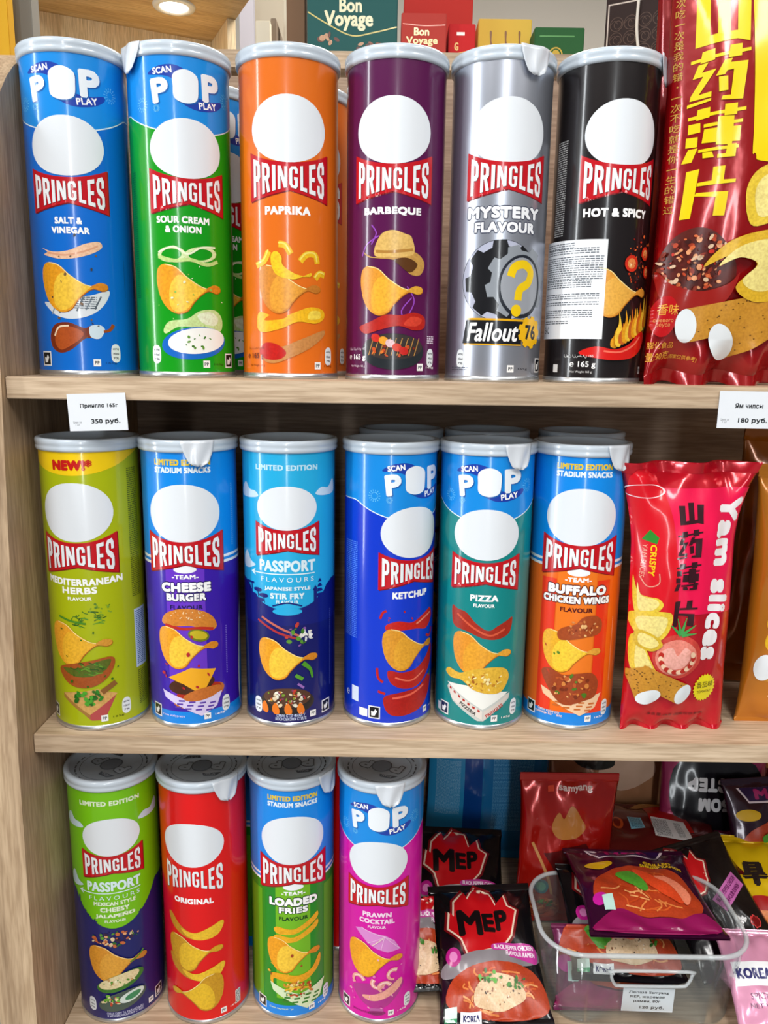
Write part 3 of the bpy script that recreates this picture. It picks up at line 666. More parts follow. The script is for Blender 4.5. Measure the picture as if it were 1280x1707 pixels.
def art_jalap():
    A = Art(9.2); passport(A, '#78C40C', '#1C2068', 100, '#EAF6D8')
    xs = list(range(-72, 73, 4)); A.poly([(-72, 88)] + [(x, min(96 + .02 * x * x, 128)) for x in xs] + [(72, 88)], '#1C2068')
    for x, z, h in ((-27, 104, 8), (-24, 104, 5), (-34, 112, 12), (-18, 100, 5), (22, 103, 4)): A.rect(x - .8, x + .8, z, z + h, '#1C2068'); A.rect(x - 2.4, x + 2.4, z + h * .4, z + h * .4 + 1, '#1C2068')
    A.text('MEXICAN STYLE', 0, 120.4, 4, '#EAF6D8', 36, .04); A.text('CHEESY', 0, 114.6, 4.8, '#EAF6D8', 25, .05); A.text('JALAPEÑO', 0, 108.4, 5.4, '#EAF6D8', 34, .05); A.text('FLAVOUR', 0, 103.2, 2.8, '#EAF6D8', 18, .03)
    A.bits(-1, 86, 22, 7, 60, ['#C86A3A', '#E8D0A8', '#5A9A2E', '#3A1E40', '#E8A878', '#2E6A2A'], .9, 2.4, 6)
    chip(A, 0, 62, 1.0, '#DE962C', '#E6A63A', '#C98430')
    A.stroke([(10, 60), (18, 64), (22, 68)], 1.4, '#4E8A24'); A.ell(1, 42, 21, 8, '#3E7A28', rot=.3, kind='food'); A.ell(0, 43.5, 18, 6, '#E8D8A8', rot=.3, kind='food'); A.bits(0, 43, 14, 4, 20, ['#C89A58', '#F4ECC8', '#5A9A2E'], .8, 1.6, 4)
    A.ell(2, 23, 21, 9, '#4A5A50', rot=.25); A.ell(10, 26, 11, 5, '#D8E4DC', rot=.3); A.ell(11, 26, 7, 3, '#3E8A5A', rot=.3); A.bits(-8, 24, 9, 5, 24, ['#7AC03A', '#4A8A20', '#F0E0B0', '#C84A2A'], 1, 2.2, 4)
    A.text('СМАК СИРУ ТА ХАЛАПЕНЬЙО\nВ МЕКСИКАНСЬКОМУ СТИЛІ', 4, 9, 5.4, '#C8CCE8', 32, .01); small_marks(A, -26, 38, 28)
    return A
def art_ketchup():
    A = Art(20); pop_cap(A, 0); oval(A, 27.5, 185, 144); banner(A, 29, 149, 142, 118, 124.6)
    A.text('KETCHUP', -1, 113.6, 6, '#FFFFFF', 33, .05)
    A.blob([(-22, 89), (-12, 92), (0, 90), (12, 95), (22, 98), (25, 90), (16, 82), (4, 84), (-10, 84), (-21, 84)], '#C81E12', kind='food'); A.stroke([(4, 88), (14, 92), (22, 94)], 1.4, '#F08A70')
    A.blob([(-20, 50), (-8, 48), (6, 50), (18, 58), (26, 66), (27, 54), (18, 42), (6, 34), (-8, 34), (-18, 40)], '#B81810', kind='food')
    chip(A, 0, 68, 1.0, '#E09A28', '#E8A830', '#D08A24'); A.stroke([(-14, 44), (0, 40), (14, 46)], 1.4, '#E86A50')
    A.blob([(-23, 20), (-22, 28), (-8, 31), (8, 33), (20, 40), (26, 36), (22, 24), (12, 14), (-6, 10), (-18, 12)], '#B0140E', kind='food'); A.stroke([(-16, 26), (0, 28), (14, 33)], 1.8, '#E8604A'); A.stroke([(22, 38), (26, 42)], 2, '#3E7A1E')
    for p in ([(-27, 94), (-25, 99), (-22, 101)], [(-29, 52), (-28, 44), (-24, 40)], [(-28, 32), (-22, 30)], [(16, 76), (22, 74), (26, 80)]): A.stroke(p, 2, '#C01A12')
    A.bits(-8, 96, 16, 5, 4, ['#C01A12'], .8, 1.4, 3); fine_print(A, -57, 75, 155, 17, '#5A88F0', seed=3); A.rect(-54, -46, 19, 32, '#D8E4F8'); A.text('℮', -60, 24, 5, '#D8E4F8'); small_marks(A, None, -31, 17, '#101018'); A.rect(-45, -37, 8, 15, '#F2F2F2')
    return A
def art_pizza():
    A = Art(-3.2); pop_cap(A, 0); oval(A, 27.5, 185, 144); banner(A, 29, 148.7, 142, 118.7, 125.2)
    A.text('PIZZA', 0, 113, 5.6, '#FFFFFF', 23, .05); A.text('FLAVOUR', 0, 106.8, 3, '#FFFFFF', 17, .03)
    A.blob([(-27, 104), (-22, 102), (-14, 100), (-6, 92), (4, 86), (12, 90), (20, 94), (25, 96), (23, 84), (14, 79), (2, 79), (-12, 84), (-24, 87), (-27, 94)], '#A82A16', kind='food'); A.stroke([(-22, 98), (-8, 88), (6, 82), (18, 87)], 1.6, '#D8583A')
    chip(A, 0, 66, 1.0, '#E8982A', '#EBA62E', '#EFAE38')
    A.poly([(-30, 33), (-28, 36), (0, 26), (26, 31), (25, 26), (3, 8), (-2, 8), (-24, 22)], '#C8CCC8'); A.poly([(-30, 37), (-12, 38), (24, 32), (2, 18)], '#F0F0EA'); A.poly([(-29, 35.4), (2, 16.6), (2, 9), (-25, 24)], '#E4DCD4'); A.poly([(25, 30.4), (3, 16.6), (3, 9), (21, 24)], '#D8D0C8')
    for k in range(7): A.poly([(-27 + 4.2 * k, 34 - 2.6 * k), (-25 + 4.2 * k, 32.8 - 2.6 * k), (-25.6 + 4.2 * k, 31 - 2.6 * k), (-27.4 + 4.2 * k, 32.2 - 2.6 * k)], '#B83028')
    A.text('PIZZERIA', -10, 18, 3, '#3A3A38', 16, .03, rot=-.55); A.text('PRINGLES', 12, 17, 3, '#B83028', 17, .03, rot=.6)
    A.blob([(-32, 46), (-28, 50), (-18, 48), (-8, 52), (8, 55), (20, 53), (24, 45), (18, 34), (8, 32), (-6, 35), (-16, 42), (-26, 42)], '#E6B83A', kind='food'); A.bits(4, 43, 16, 8, 40, ['#F4DC78', '#C88A24', '#A8601A', '#F8E8A8'], .7, 1.8, 3)
    small_marks(A, 31, -33, 12, '#14224A'); A.rect(-43, -38.6, 8, 15, '#E8EEF0'); fine_print(A, -52, 90, 180, 3.2, '#57B0B0', seed=4); fine_print(A, 53, 20, 180, 3, '#57B0B0', seed=4)
    return A
def art_prawn():
    A = Art(-2.5); pop_cap(A, 0, -3.5); oval(A, 27.5, 181.3, 140.5); banner(A, 28.7, 144.2, 138, 114.6, 121)
    A.text('PRAWN', 0, 110.4, 5, '#F6D8EE', 26, .05); A.text('COCKTAIL', 0, 104, 5, '#F6D8EE', 32, .05); A.text('FLAVOUR', 0, 98.4, 2.8, '#F6D8EE', 16, .03)
    A.poly([(-20, 94), (-14, 96), (0, 92), (8, 90), (16, 84), (22, 74), (10, 73), (0, 77), (-8, 82)], '#DC8AD0')
    for q in ((-14, 96), (8, 90), (16, 84), (22, 74), (4, 76), (-8, 82)): A.stroke([(7, 89), q], .5, '#F4C8EC', smooth=False)
    chip(A, -1, 66, 1.0, '#F0A420', '#F6B424', '#E89A2C'); A.stroke([(-4, 80), (6, 88)], .8, '#F4E0D0')
    A.blob([(-22, 34), (-14, 22), (-2, 16), (10, 18), (22, 30), (26, 40), (12, 44), (-10, 40)], '#B0308A'); A.blob([(-12, 28), (4, 32), (22, 44), (24, 38), (16, 30), (2, 24), (-8, 24)], '#EDA898', kind='food'); A.rect(-5, 7, 9, 16, '#B858A0'); A.ell(1, 11, 8, 2.4, '#8A206A')
    for cx, cz, a0 in ((-16, 42, .2), (2, 42, 2.4), (16, 50, 1.0), (8, 38, .4)):
        p = [(cx + 5.4 * math.cos(a0 + t * .75), cz + 5 * math.sin(a0 + t * .75)) for t in range(6)]; A.stroke(p, 4.2, '#F0A8A0', w1=2.2, kind='food'); A.stroke(p[:4], 1, '#F8DCD4')
    A.bits(0, 44, 30, 30, 12, ['#F0B0C8', '#E880C0'], .8, 1.8, 3); small_marks(A, 31, -31, 14, '#241428'); A.text('СМАК КОКТЕЙЛЬ З КРЕВЕТОК', -8, 11, 2.2, '#6A0A50', 28, .01); fine_print(A, 54, 20, 170, 4, '#F0A8DC', seed=4)
    return A
def art_orig():
    A = Art(-2.6); oval(A, 28.5, 198, 157); banner(A, 29.5, 163, 156, 129.5, 137, show=False)
    A.text('ORIGINAL', 0, 124, 5.6, '#FFFFFF', 36, .05)
    for z, fl, k in ((97, 1, 0), (73, 1, 1), (56, 1, 0), (32, -1, 1)):
        if k: chip(A, 0, z, 1.0, '#D09A1E', '#EBBE28', '#DCA820', flip=fl, rot=.1)
        else:
            A.blob([(-26, z + 10), (-22, z + 11), (-12, z + 1), (0, z - 4), (14, z + 1), (24, z + 5), (26, z + 1), (20, z - 8), (6, z - 11), (-10, z - 8), (-22, z)], '#C88E1E', kind='food'); A.blob([(-12, z - 1), (0, z - 4), (14, z + 1), (24, z + 5), (26, z + 1), (20, z - 8), (6, z - 11), (-6, z - 8)], '#EFC22C', kind='food')
    small_marks(A, None, None, 24); A.rect(36, 42, 9, 23, '#E8E8E8'); fine_print(A, 39, 10, 22, 5, '#40444A', seed=3)
    return A

# ------------------------------------------------------------------ crisp can
R_CAN, H_CAN = 0.0375, 0.236
def can_map(x, y, h):
    t = x / 37.5; r = R_CAN + h
    return Vector((r * math.sin(t), -r * math.cos(t), y * .001))

LIDC = pm('#CAD5E0', 'lid'); STEEL = pm('#C8CACC', 'silver'); TABM = pm('#DCE2EA', 'lid')

def lid_art(rot):
    """seal print under the clear lid: a dashed ring and the three-letter word"""
    A = Art()
    for i in range(26):
        a0 = 2 * PI * i / 26; a1 = a0 + 2 * PI / 26 * (.72 if i % 5 else .3)
        V = [(q * math.cos(a), q * math.sin(a)) for q in (29.4, 30.6) for a in (a0, (a0 + a1) / 2, a1)]
        A.add(V, [(0, 1, 4, 3), (1, 2, 5, 4)], '#666C74')
    A.ell(0, 0, 26.5, 26.5, '#5A5F66', hole=.985)
    for x, y, h, w in ((-14, -1, 15, 12), (14, 2, 15, 12)):
        A.text('P', x, y, h, '#666C74', w, .10); A.text('P', x, y, h * .86, '#BEC9D4', w * .86, .06)
    A.ell(0, 0, 9, 10, '#666C74'); A.ell(0, 0, 8, 9, '#8E98A4')
    A.poly([(-20, 10), (-4, 13), (-6, 17), (-16, 16)], '#5A6068'); A.poly([(4, -13), (20, -10), (16, -16), (6, -17)], '#5A6068')
    A.text('SCAN', -11, 13.6, 3, '#A4A9B0', 9, .02); A.text('PLAY', 12, -13.6, 3, '#A4A9B0', 9, .02)
    c, s = math.cos(rot), math.sin(rot)
    for k, it in enumerate(A.items): A.items[k] = ([(x * c - y * s, x * s + y * c) for x, y in it[0]],) + it[1:]
    return A

def make_can(art, base, label, loc, rotz=0.0, tab=None, base_kind='print', lidrot=None, group=None):
    root = empty('crisp_can', label, 'crisp can', loc, (0, 0, rotz), group)
    bm = lathe_bm([(R_CAN - .0015, .0025), (R_CAN, .0045), (R_CAN, .227)], 120)
    mats = [pm(base, base_kind)]
    for f in bm.faces: f.smooth = True
    art.build(bm, mats, can_map)
    o = link('body', bm, mats, root, True)
    me = o.data
    me.normals_split_custom_set_from_vertices([Vector((v.co.x, v.co.y, 0)).normalized() for v in me.vertices])
    link('base_rim', lathe_bm([(0, .001), (.0340, .001), (.0352, 0), (R_CAN + .0002, 0), (R_CAN + .0006, .0014), (R_CAN + .0004, .0042), (R_CAN - .0008, .0048)], 96), STEEL, root, True)
    r = R_CAN
    bm = lathe_bm([(0, .2312), (.0335, .2312), (.0345, .2350), (.0356, .2360), (r + .0012, .2358), (r + .0020, .2345), (r + .0020, .2318), (r + .0014, .2308), (r + .0019, .2296), (r + .0019, .2278), (r + .0012, .2266), (r - .0005, .2262)], 96)
    lm = [LIDC]
    if lidrot is not None:
        lid_art(lidrot).build(bm, lm, lambda x, y, h: Vector((x * .001, y * .001, .2312 + h)), 400)
    lid = link('lid', bm, lm, root, True)
    if tab is not None:
        a0 = math.radians(tab); bm = bmesh.new(); rr = R_CAN + .0024
        n, m = 13, 9; g = {}
        for j in range(m):
            v = j / (m - 1)
            for i in range(n):
                u = -1 + 2 * i / (n - 1)
                hw = .0132 * (1 - .42 * min(1, v * 1.25) ** 1.5) * (1 if v < .76 else math.sqrt(max(.04, 1 - ((v - .76) / .25) ** 2)))
                x = u * hw; zz = .2358 - .0195 * v
                lift_ = .0006 + .0010 * v * v + .0006 * math.sin(5 * u + 3 * v)
                t = a0 + x / rr
                g[i, j] = bm.verts.new(((rr + lift_) * math.sin(t), -(rr + lift_) * math.cos(t), zz))
        for j in range(m - 1):
            for i in range(n - 1): bm.faces.new((g[i, j + 1], g[i + 1, j + 1], g[i + 1, j], g[i, j]))
        ob = link('foil_tab', bm, TABM, lid, True)
        md = ob.modifiers.new('thickness', 'SOLIDIFY'); md.thickness = .0003
    return root

# ------------------------------------------------------------------ structure
Z1, Z2, Z3 = EYE.z - .0197, EYE.z - .3021, EYE.z - .5893
def struct(name, bm, m):
    o = link(name, bm, m); o['kind'] = 'structure'; return o
struct('floor', box_bm(-3.5, 3.5, -4.5, 3.3, -.05, 0), pm('#8C8780', 'matte'))
struct('ceiling', box_bm(-3.5, 3.5, -4.5, 3.3, 2.80, 2.85), pm('#E8E6E2', 'matte'))
struct('wall_back', box_bm(-3.5, 3.5, 3.2, 3.3, 0, 2.8), pm('#E4DDD2', 'matte'))

# ---- shelving unit: side panel with a rounded top corner, three boards, back panel
unit = empty('shelving_unit', 'oak laminate shop shelving unit holding three rows of crisp cans', 'shelving unit', (0, .70, 0))
def upart(name, bm, m):
    o = link(name, bm, m, unit); o.location = (0, -.70, 0); return o
XL = -.2785
pts = [(.548, 0), (.5485, .70), (.556, .99), (.576, 1.27), (.580, 1.37)]
zt = EYE.z + .232; rr = .13
for i in range(13):
    a = PI - i * (PI / 2) / 12
    pts.append((.583 + rr + rr * math.cos(a), zt - rr + rr * math.sin(a)))
pts += [(.90, zt), (.90, 0)]
bm = bmesh.new()
fa = [bm.verts.new((XL, y, z)) for y, z in pts]; fb_ = [bm.verts.new((XL - .030, y, z)) for y, z in pts]
bm.faces.new(fa[::-1]); bm.faces.new(fb_)
for i in range(len(pts)):
    j = (i + 1) % len(pts); bm.faces.new((fa[i], fa[j], fb_[j], fb_[i]))
bmesh.ops.recalc_face_normals(bm, faces=bm.faces)
upart('side_panel', bm, OAKZ)
upart('side_panel', box_bm(1.02, 1.05, .56, .90, 0, zt, .001), OAKZ)
for zz in (Z1, Z2, Z3): upart('shelf', box_bm(XL + .0005, 1.0195, .582, .885, zz - .016, zz, .0006), OAK)
upart('back_panel', box_bm(XL + .0005, 1.0195, .886, .898, .05, EYE.z + .280, 0), OAKB)
upart('plinth', box_bm(XL + .0005, 1.0195, .62, .64, 0, .30, 0), OAKZ)

# ------------------------------------------------------------------ the sixteen front cans
def P(x, y, z): return (x, y, z)
CANS = [
 (art_salt, '#066CD2', 'blue crisp can reading SALT & VINEGAR, leftmost on the top shelf', (-.2390, .6461, Z1), None, 'print', None),
 (art_sour, '#0C9A14', 'green crisp can with blue top reading SOUR CREAM & ONION, front of top shelf', (-.1605, .6485, Z1), -46, 'print', None),
 (art_paprika, '#E26E16', 'orange crisp can reading PAPRIKA at the front of the top shelf', (-.0772, .6492, Z1), None, 'print', None),
 (art_bbq, '#560A48', 'dark purple crisp can reading BARBEQUE on the top shelf', (.0051, .6488, Z1), None, 'print', None),
 (art_mystery, '#C2C6D2', 'silver crisp can reading MYSTERY FLAVOUR with a gear and question mark', (.0853, .6475, Z1), 28, 'silver', None),
 (art_hot, '#191314', 'black crisp can reading HOT & SPICY with a white importer sticker', (.1658, .6483, Z1), 66, 'print', None),
 (art_herbs, '#ACB808', 'yellow-green crisp can reading MEDITERRANEAN HERBS and NEW', (-.2366, .6263, Z2), None, 'print', None),
 (art_cheese, '#0C8AE8', 'blue and purple crisp can reading CHEESE BURGER on the middle shelf', (-.1583, .6323, Z2), 24, 'print', None),
 (art_japan, '#25AEE2', 'sky blue and navy crisp can reading JAPANESE STYLE STIR FRY', (-.0781, .6371, Z2), None, 'print', None),
 (art_ketchup, '#0A38CC', 'royal blue crisp can reading KETCHUP, turned to the right, front of middle shelf', (.0051, .6392, Z2), None, 'print', None),
 (art_pizza, '#0C8686', 'teal crisp can with blue top reading PIZZA on the middle shelf', (.0840, .6375, Z2), 30, 'print', None),
 (art_buffalo, '#0C8AE8', 'blue and orange crisp can reading BUFFALO CHICKEN WINGS', (.1607, .6397, Z2), 34, 'print', None),
 (art_jalap, '#78C40C', 'lime green and navy crisp can reading CHEESY JALAPEÑO on the bottom shelf', (-.2372, .6367, Z3), None, 'print', 2.5),
 (art_orig, '#E2080E', 'plain red crisp can reading ORIGINAL with four stacked crisps', (-.1574, .6367, Z3), 44, 'print', 3.1),
 (art_fries, '#0C8AE8', 'blue and green crisp can reading LOADED FRIES on the bottom shelf', (-.0789, .6430, Z3), 60, 'print', 3.2),
 (art_prawn, '#D60CA2', 'magenta crisp can with blue top reading PRAWN COCKTAIL', (.0015, .6403, Z3), 11, 'print', 2.7),
]
cans = {}
for fn, base, label, loc, tab, kind, lr in CANS:
    cans[fn.__name__[4:]] = make_can(fn(), base, label, loc, 0, tab, kind, lr, group='crisp cans on the shelves')

# importer sticker on the black can (a part of it)
A = Art(); x0, x1 = -62, -3.0
A.poly([(x0, 33.5), (x1, 33.5), (x1, 105.5), (x0, 106.5)], '#F2F5FA', kind='matte')
for k, (z0, z1, w) in enumerate(((100, 104, 30), (96, 100, 48), (78, 94, 52), (71, 77, 44), (63, 67, 50), (58, 61, 50), (50, 55, 46), (45, 47, 28))):
    fine_print(A, x0 + 5 + w / 2, z0, z1, w, '#6A7078', seed=20 + k)
A.text('EAC', -53, 40, 5, '#4A4E54', 8, .01)
bm = bmesh.new(); mats = []
A.build(bm, mats, can_map, 2.0, lift0=1.3)
ob = link('sticker', bm, mats, [c for c in cans['hot'].children if c.name.startswith('body')][0], True); ob['label'] = 'white paper importer sticker with rows of small print'

# cans of the second row, standing behind
def behind(key, loc, rot, label):
    o = copy_tree(cans[key]); o.location = loc; o.rotation_euler = (0, 0, rot); o['label'] = label
    for ch in list(o.children_recursive):
        if ch.name.startswith(('foil_tab', 'sticker')): bpy.data.objects.remove(ch)
    return o
behind('sour', (-.1585, .737, Z1), .25, 'green crisp can half hidden behind the sour cream can, top shelf')
behind('paprika', (-.0735, .736, Z1), .12, 'orange crisp can half hidden behind the paprika can, top shelf')
behind('ketchup', (.0150, .735, Z2), .8, 'royal blue crisp can in shadow behind the ketchup can, middle shelf')
behind('pizza', (.0950, .735, Z2), .8, 'teal crisp can in shadow behind the pizza can, middle shelf')
behind('japan', (.1830, .735, Z2), 1.9, 'navy crisp can in shadow behind the buffalo wings can, middle shelf')
behind('fries', (-.1250, .728, Z3), .9, 'blue crisp can in the gap behind the red original can, bottom shelf')
behind('orig', (-.0380, .728, Z3), 2.2, 'red crisp can in the gap behind the loaded fries can, bottom shelf')

# ------------------------------------------------------------------ shelf price cards
def price_card(px, py, Y, w, h, rot, lines, label):
    p = at(px, py, Y)
    root = empty('price_card', label, 'price card', p, (0, 0, 0), 'price cards'); root.rotation_euler = (0, rot, 0)
    A = Art()
    A.rect(-w / 2, w / 2, -h / 2, h / 2, '#E4E8EE', kind='matte')
    for s, cx, cy, hh, ww, b, c in lines: A.text(s, cx, cy, hh, c, ww, b, kind='matte')
    bm = box_bm(-w / 2000, w / 2000, 0, .0004, -h / 2000, h / 2000); mats = [pm('#E4E8EE', 'matte')]
    A.build(bm, mats, lambda x, y, q: Vector((x * .001, -q, y * .001)), 500, lift0=.03, lift=.03)
    link('card', bm, mats, root)
    return root
D = '#22262C'
price_card(162.5, 687, .5805, 43.0, 27.2, math.radians(-2.2), [('Принглс 165г', 1.5, 4.5, 3.8, 28, .03, D), ('350 руб.', 5.5, -7, 4.6, 21.5, .03, D), ('Цена за\n1 шт', -15.5, -8, 3.4, 6, 0, '#6A6E74')], 'white price card reading 350 руб. stuck under the blue salt and vinegar can')
price_card(1248, 683.5, .5805, 44.5, 27.0, 0.0, [('Ям чипсы', 0, 3, 3.8, 20.5, .03, D), ('180 руб.', 3.5, -8, 4.6, 21.5, .03, D), ('Цена за\n1 шт', -17, -8, 3.4, 6, 0, '#6A6E74')], 'white price card reading 180 руб. stuck on the top shelf edge at right')

# ------------------------------------------------------------------ pillow bags
def bag_surface(w, h, d, seed=0, crimp=.055, crumple=.004, flare=.0, gather=0.0, scallop=0.0, stand=False):
    """w,h,d in metres; returns f(u,v,side,lift) of a sealed film bag"""
    def prof(v):
        a = max(0.0, min(1.0, (v - crimp) / (1 - 2 * crimp)))
        if stand: return (1 - (1 - min(1, a * 3.2)) ** 2) ** .5 * min(1, (1 - a) * 2.6) ** .6 if a < 1 else 0
        return math.sin(PI * a) ** .55 if 0 < a < 1 else 0
    def f(u, v, side, lift=0.0):
        p = prof(v)
        e = max(0.0, 1 - abs(u) ** 2.6) ** .62
        nz = noise.noise(Vector((u * 1.7 + seed * 3.1, v * 3.2, seed + side * 9))) + .5 * noise.noise(Vector((u * 4 + seed, v * 7, side * 5)))
        fold = math.sin(u * 11 + seed * 2 + 2 * math.sin(v * 9)) * (math.exp(-((v - crimp) / .09) ** 2) + math.exp(-((1 - crimp - v) / .09) ** 2))
        t = (d / 2) * p * e + crumple * nz * min(1, p * 1.5) * min(1, e * 1.6) + crumple * .55 * fold * e
        if v < crimp or v > 1 - crimp: t = .0008 + .00045 * math.sin(v * h * 2200)
        t = max(t, .0006 * (1 if abs(u) < .999 else 0))
        bend = gather * math.sin(u * 7 + seed) * (max(0, (v - .80) / .20) ** 2) + scallop * math.cos(u * 10.5 + 1) * (max(0, (.10 - v) / .10)) ** 1
        x = u * w / 2 * (1 - .07 * p * (1 - .3 * abs(v - .5)) + flare * max(0, (v - .72) / .28) ** 1.5)
        z = v * h + (scallop * .35 * math.cos(u * 10.5 + 1) * max(0, (.10 - v) / .10))
        y = bend + side * (t + lift)
        return Vector((x, y, z))
    return f

def make_bag(name, label, cat, art, base, w, h, d, loc, rot=(0, 0, 0), seed=0, seal=None, nu=40, nv=56, step=2.5, group=None, origin=(0, 0, 0), top_seal=True, **kw):
    if name == 'snack_bag': group = 'snack bags on the shelves'
    root = empty(name, label, cat, loc, rot, group)
    if name == 'noodle_pack': root.rotation_mode = 'YXZ'
    f = bag_surface(w, h, d, seed, **kw)
    o_ = Vector(origin)
    cr = kw.get('crimp', .055)
    bodymats = [pm(base, 'foil')]
    def grid(v0, v1, n):
        bm = bmesh.new(); G = {}
        for side in (-1, 1):
            for j in range(n + 1):
                v = v0 + (v1 - v0) * j / n
                for i in range(nu + 1):
                    u = -1 + 2 * i / nu
                    G[side, i, j] = bm.verts.new(f(u, v, side) + o_)
            for j in range(n):
                for i in range(nu):
                    q = (G[side, i, j], G[side, i + 1, j], G[side, i + 1, j + 1], G[side, i, j + 1])
                    bm.faces.new(q if side < 0 else q[::-1])
        bmesh.ops.remove_doubles(bm, verts=bm.verts, dist=1e-5)
        return bm
    bm = grid(cr, 1 - cr, nv)
    if art and art.items:
        def mp(x, y, q):
            u = max(-1, min(1, 2 * x / (w * 1000))); v = max(0, min(1, y / (h * 1000)))
            return f(u, v, -1, q) + o_
        art.build(bm, bodymats, mp, step, step, lift0=.30, lift=.13)
    link('wrapper', bm, bodymats, root, True)
    sm = pm(seal or base, 'foil')
    link('bottom_seal', grid(0, cr, 4), sm, root, True)
    if top_seal: link('top_seal', grid(1 - cr, 1, 6), sm, root, True)
    return root

def vtext(A, chars, x, y0, dy, h, col, w, bold=.05, **k):
    for i, ch in enumerate(chars):
        hh, ww = (h * .12, w) if ch == '一' else ((h * .2, w * .2) if ch == '·' else (h, w))
        A.text(ch, x, y0 - i * dy, hh, col, ww, 0 if ch in '一·' else bold, **k)
# block characters, drawn in a box 450 wide and 440 high (y downwards)
HAN = {
 '山': [[(30, 60), (125, 60), (125, 360), (180, 350), (180, 0), (275, 0), (275, 340), (330, 335), (330, 40), (430, 40), (430, 420), (330, 400), (120, 430), (30, 440)]],
 '药': [[(5, 95), (440, 30), (440, 55), (5, 120)], [(78, 40), (163, 25), (163, 110), (68, 125)], [(275, 10), (368, 0), (368, 90), (263, 105)],
       [(55, 135), (120, 125), (80, 195), (175, 180), (65, 360), (150, 345), (150, 385), (5, 400), (10, 365), (90, 225), (20, 235)], [(-10, 425), (150, 395), (150, 415), (-10, 450)],
       [(235, 118), (295, 110), (280, 140), (420, 128), (400, 410), (225, 415), (235, 385), (300, 380), (310, 190), (258, 200), (240, 230), (175, 235)], [(195, 245), (265, 240), (275, 345), (205, 355)]],
 '薄': [[(5, 75), (435, 20), (435, 45), (5, 100)], [(65, 25), (150, 15), (150, 90), (60, 105)], [(262, 0), (365, -10), (365, 75), (262, 85)],
       [(10, 130), (90, 125), (95, 195), (10, 205)], [(0, 230), (80, 230), (80, 305), (0, 305)], [(20, 320), (85, 315), (50, 420), (-20, 425)],
       [(115, 140), (415, 110), (415, 135), (115, 165)], [(120, 178), (405, 160), (405, 275), (110, 282)], [(215, 90), (345, 85), (345, 300), (215, 300)], [(90, 330), (400, 300), (400, 325), (90, 352)], [(310, 300), (385, 292), (380, 390), (235, 400), (235, 372), (300, 366)], [(120, 355), (190, 350), (210, 392), (125, 398)]],
 '片': [[(20, 35), (110, 20), (75, 410), (0, 415)], [(215, 10), (310, 0), (305, 110), (405, 105), (403, 132), (100, 158), (105, 130), (210, 115)], [(85, 235), (100, 210), (355, 200), (345, 390), (250, 392), (255, 245)]],
}
def han(A, ch, cx, cy, w, h, col):
    for p in HAN[ch]: A.poly([(cx + (x - 215) / 450 * w, cy - (y - 215) / 440 * h) for x, y in p], col)

def potato_root(A, x0, y0, x1, y1, r, seed):
    """brown-skinned yam root with a white cut end at (x0, y0)"""
    dx, dy = x1 - x0, y1 - y0; L = math.hypot(dx, dy); nx, ny = -dy / L, dx / L
    A.poly([(x0 + nx * r, y0 + ny * r), (x0 - nx * r, y0 - ny * r), (x1 - nx * r * .9, y1 - ny * r * .9), (x1 + nx * r * .9, y1 + ny * r * .9)], '#C98E2C', kind='food')
    rr_ = random.Random(seed)
    for i in range(26):
        t, q = rr_.random(), rr_.uniform(-.85, .85)
        A.ell(x0 + dx * t + nx * r * q, y0 + dy * t + ny * r * q, .7, .45, '#6A4412', n=8)
    A.ell(x0, y0, r * .62, r, '#E8EEF2', rot=math.atan2(dy, dx))

def yam_slice(A, pts, c='#E8C83A'):
    A.blob(pts, c, kind='food')
    cx = sum(p[0] for p in pts) / len(pts); cy = sum(p[1] for p in pts) / len(pts)
    A.blob([(cx + (p[0] - cx) * .72, cy + (p[1] - cy) * .72) for p in pts], '#F0E08A', kind='food')

# large dark red bag at the right end of the top shelf
A = Art(-67.5, 0)  # art laid out from the left edge
YEL = '#F0D20A'
for ch, cy, hh in (('山', 255, 38), ('药', 216.6, 39), ('薄', 177, 39), ('片', 137, 38)): han(A, ch, 30.5, cy, 40, hh, YEL)
vtext(A, '次吃一次是我的错·一次不吃就是你一生的错过', 4.6, 268, 7.0, 5.6, '#C89A3A', 5.4, .0)
A.blob([(57, 330), (57, 180), (60, 163), (70, 158), (140, 158), (140, 330)], YEL)
A.text('Yam', 84, 190, 18, '#F8F8F0', 40, .06, rot=PI / 2)
A.blob([(0, 86), (4, 72), (20, 64), (38, 64), (54, 72), (56, 88), (42, 108), (24, 114), (8, 106)], '#5A160A', kind='food')
A.bits(26, 90, 25, 20, 130, ['#3A0C06', '#8A2A12', '#B8401C', '#D86A38', '#5A1408', '#C8281A', '#E8A070', '#E0C0A0'], .8, 2.6, 3)
A.blob([(0, 84), (10, 74), (30, 69), (50, 74), (58, 82), (52, 64), (38, 55), (18, 55), (4, 64)], '#9A1810')
A.ell(8, 51, 9, 15, '#B80C14'); A.text('香味', 10, 56, 8, '#E8A83A', 14, .0); A.text('соевого\nсоуса', 8, 46, 6, '#E89A5A', 13, .0)
A.text('膨化食品', 10, 30, 5, '#E8A83A', 19, .0); A.text('量:90克', 9, 22, 6.4, '#E8A83A', 18, .0); A.text('(图案仅供参考)', 28, 20.5, 4, '#E8A83A', 19, .0)
potato_root(A, 24, 44, 90, 58, 12.5, 3); potato_root(A, 53, 32, 110, 62, 15, 5)
yam_slice(A, [(56, 140), (70, 156), (110, 160), (110, 130), (80, 118), (62, 116)]); yam_slice(A, [(30, 86), (48, 104), (78, 112), (110, 112), (112, 90), (92, 66), (72, 62), (56, 72), (70, 88), (50, 94)], '#E0B42A')
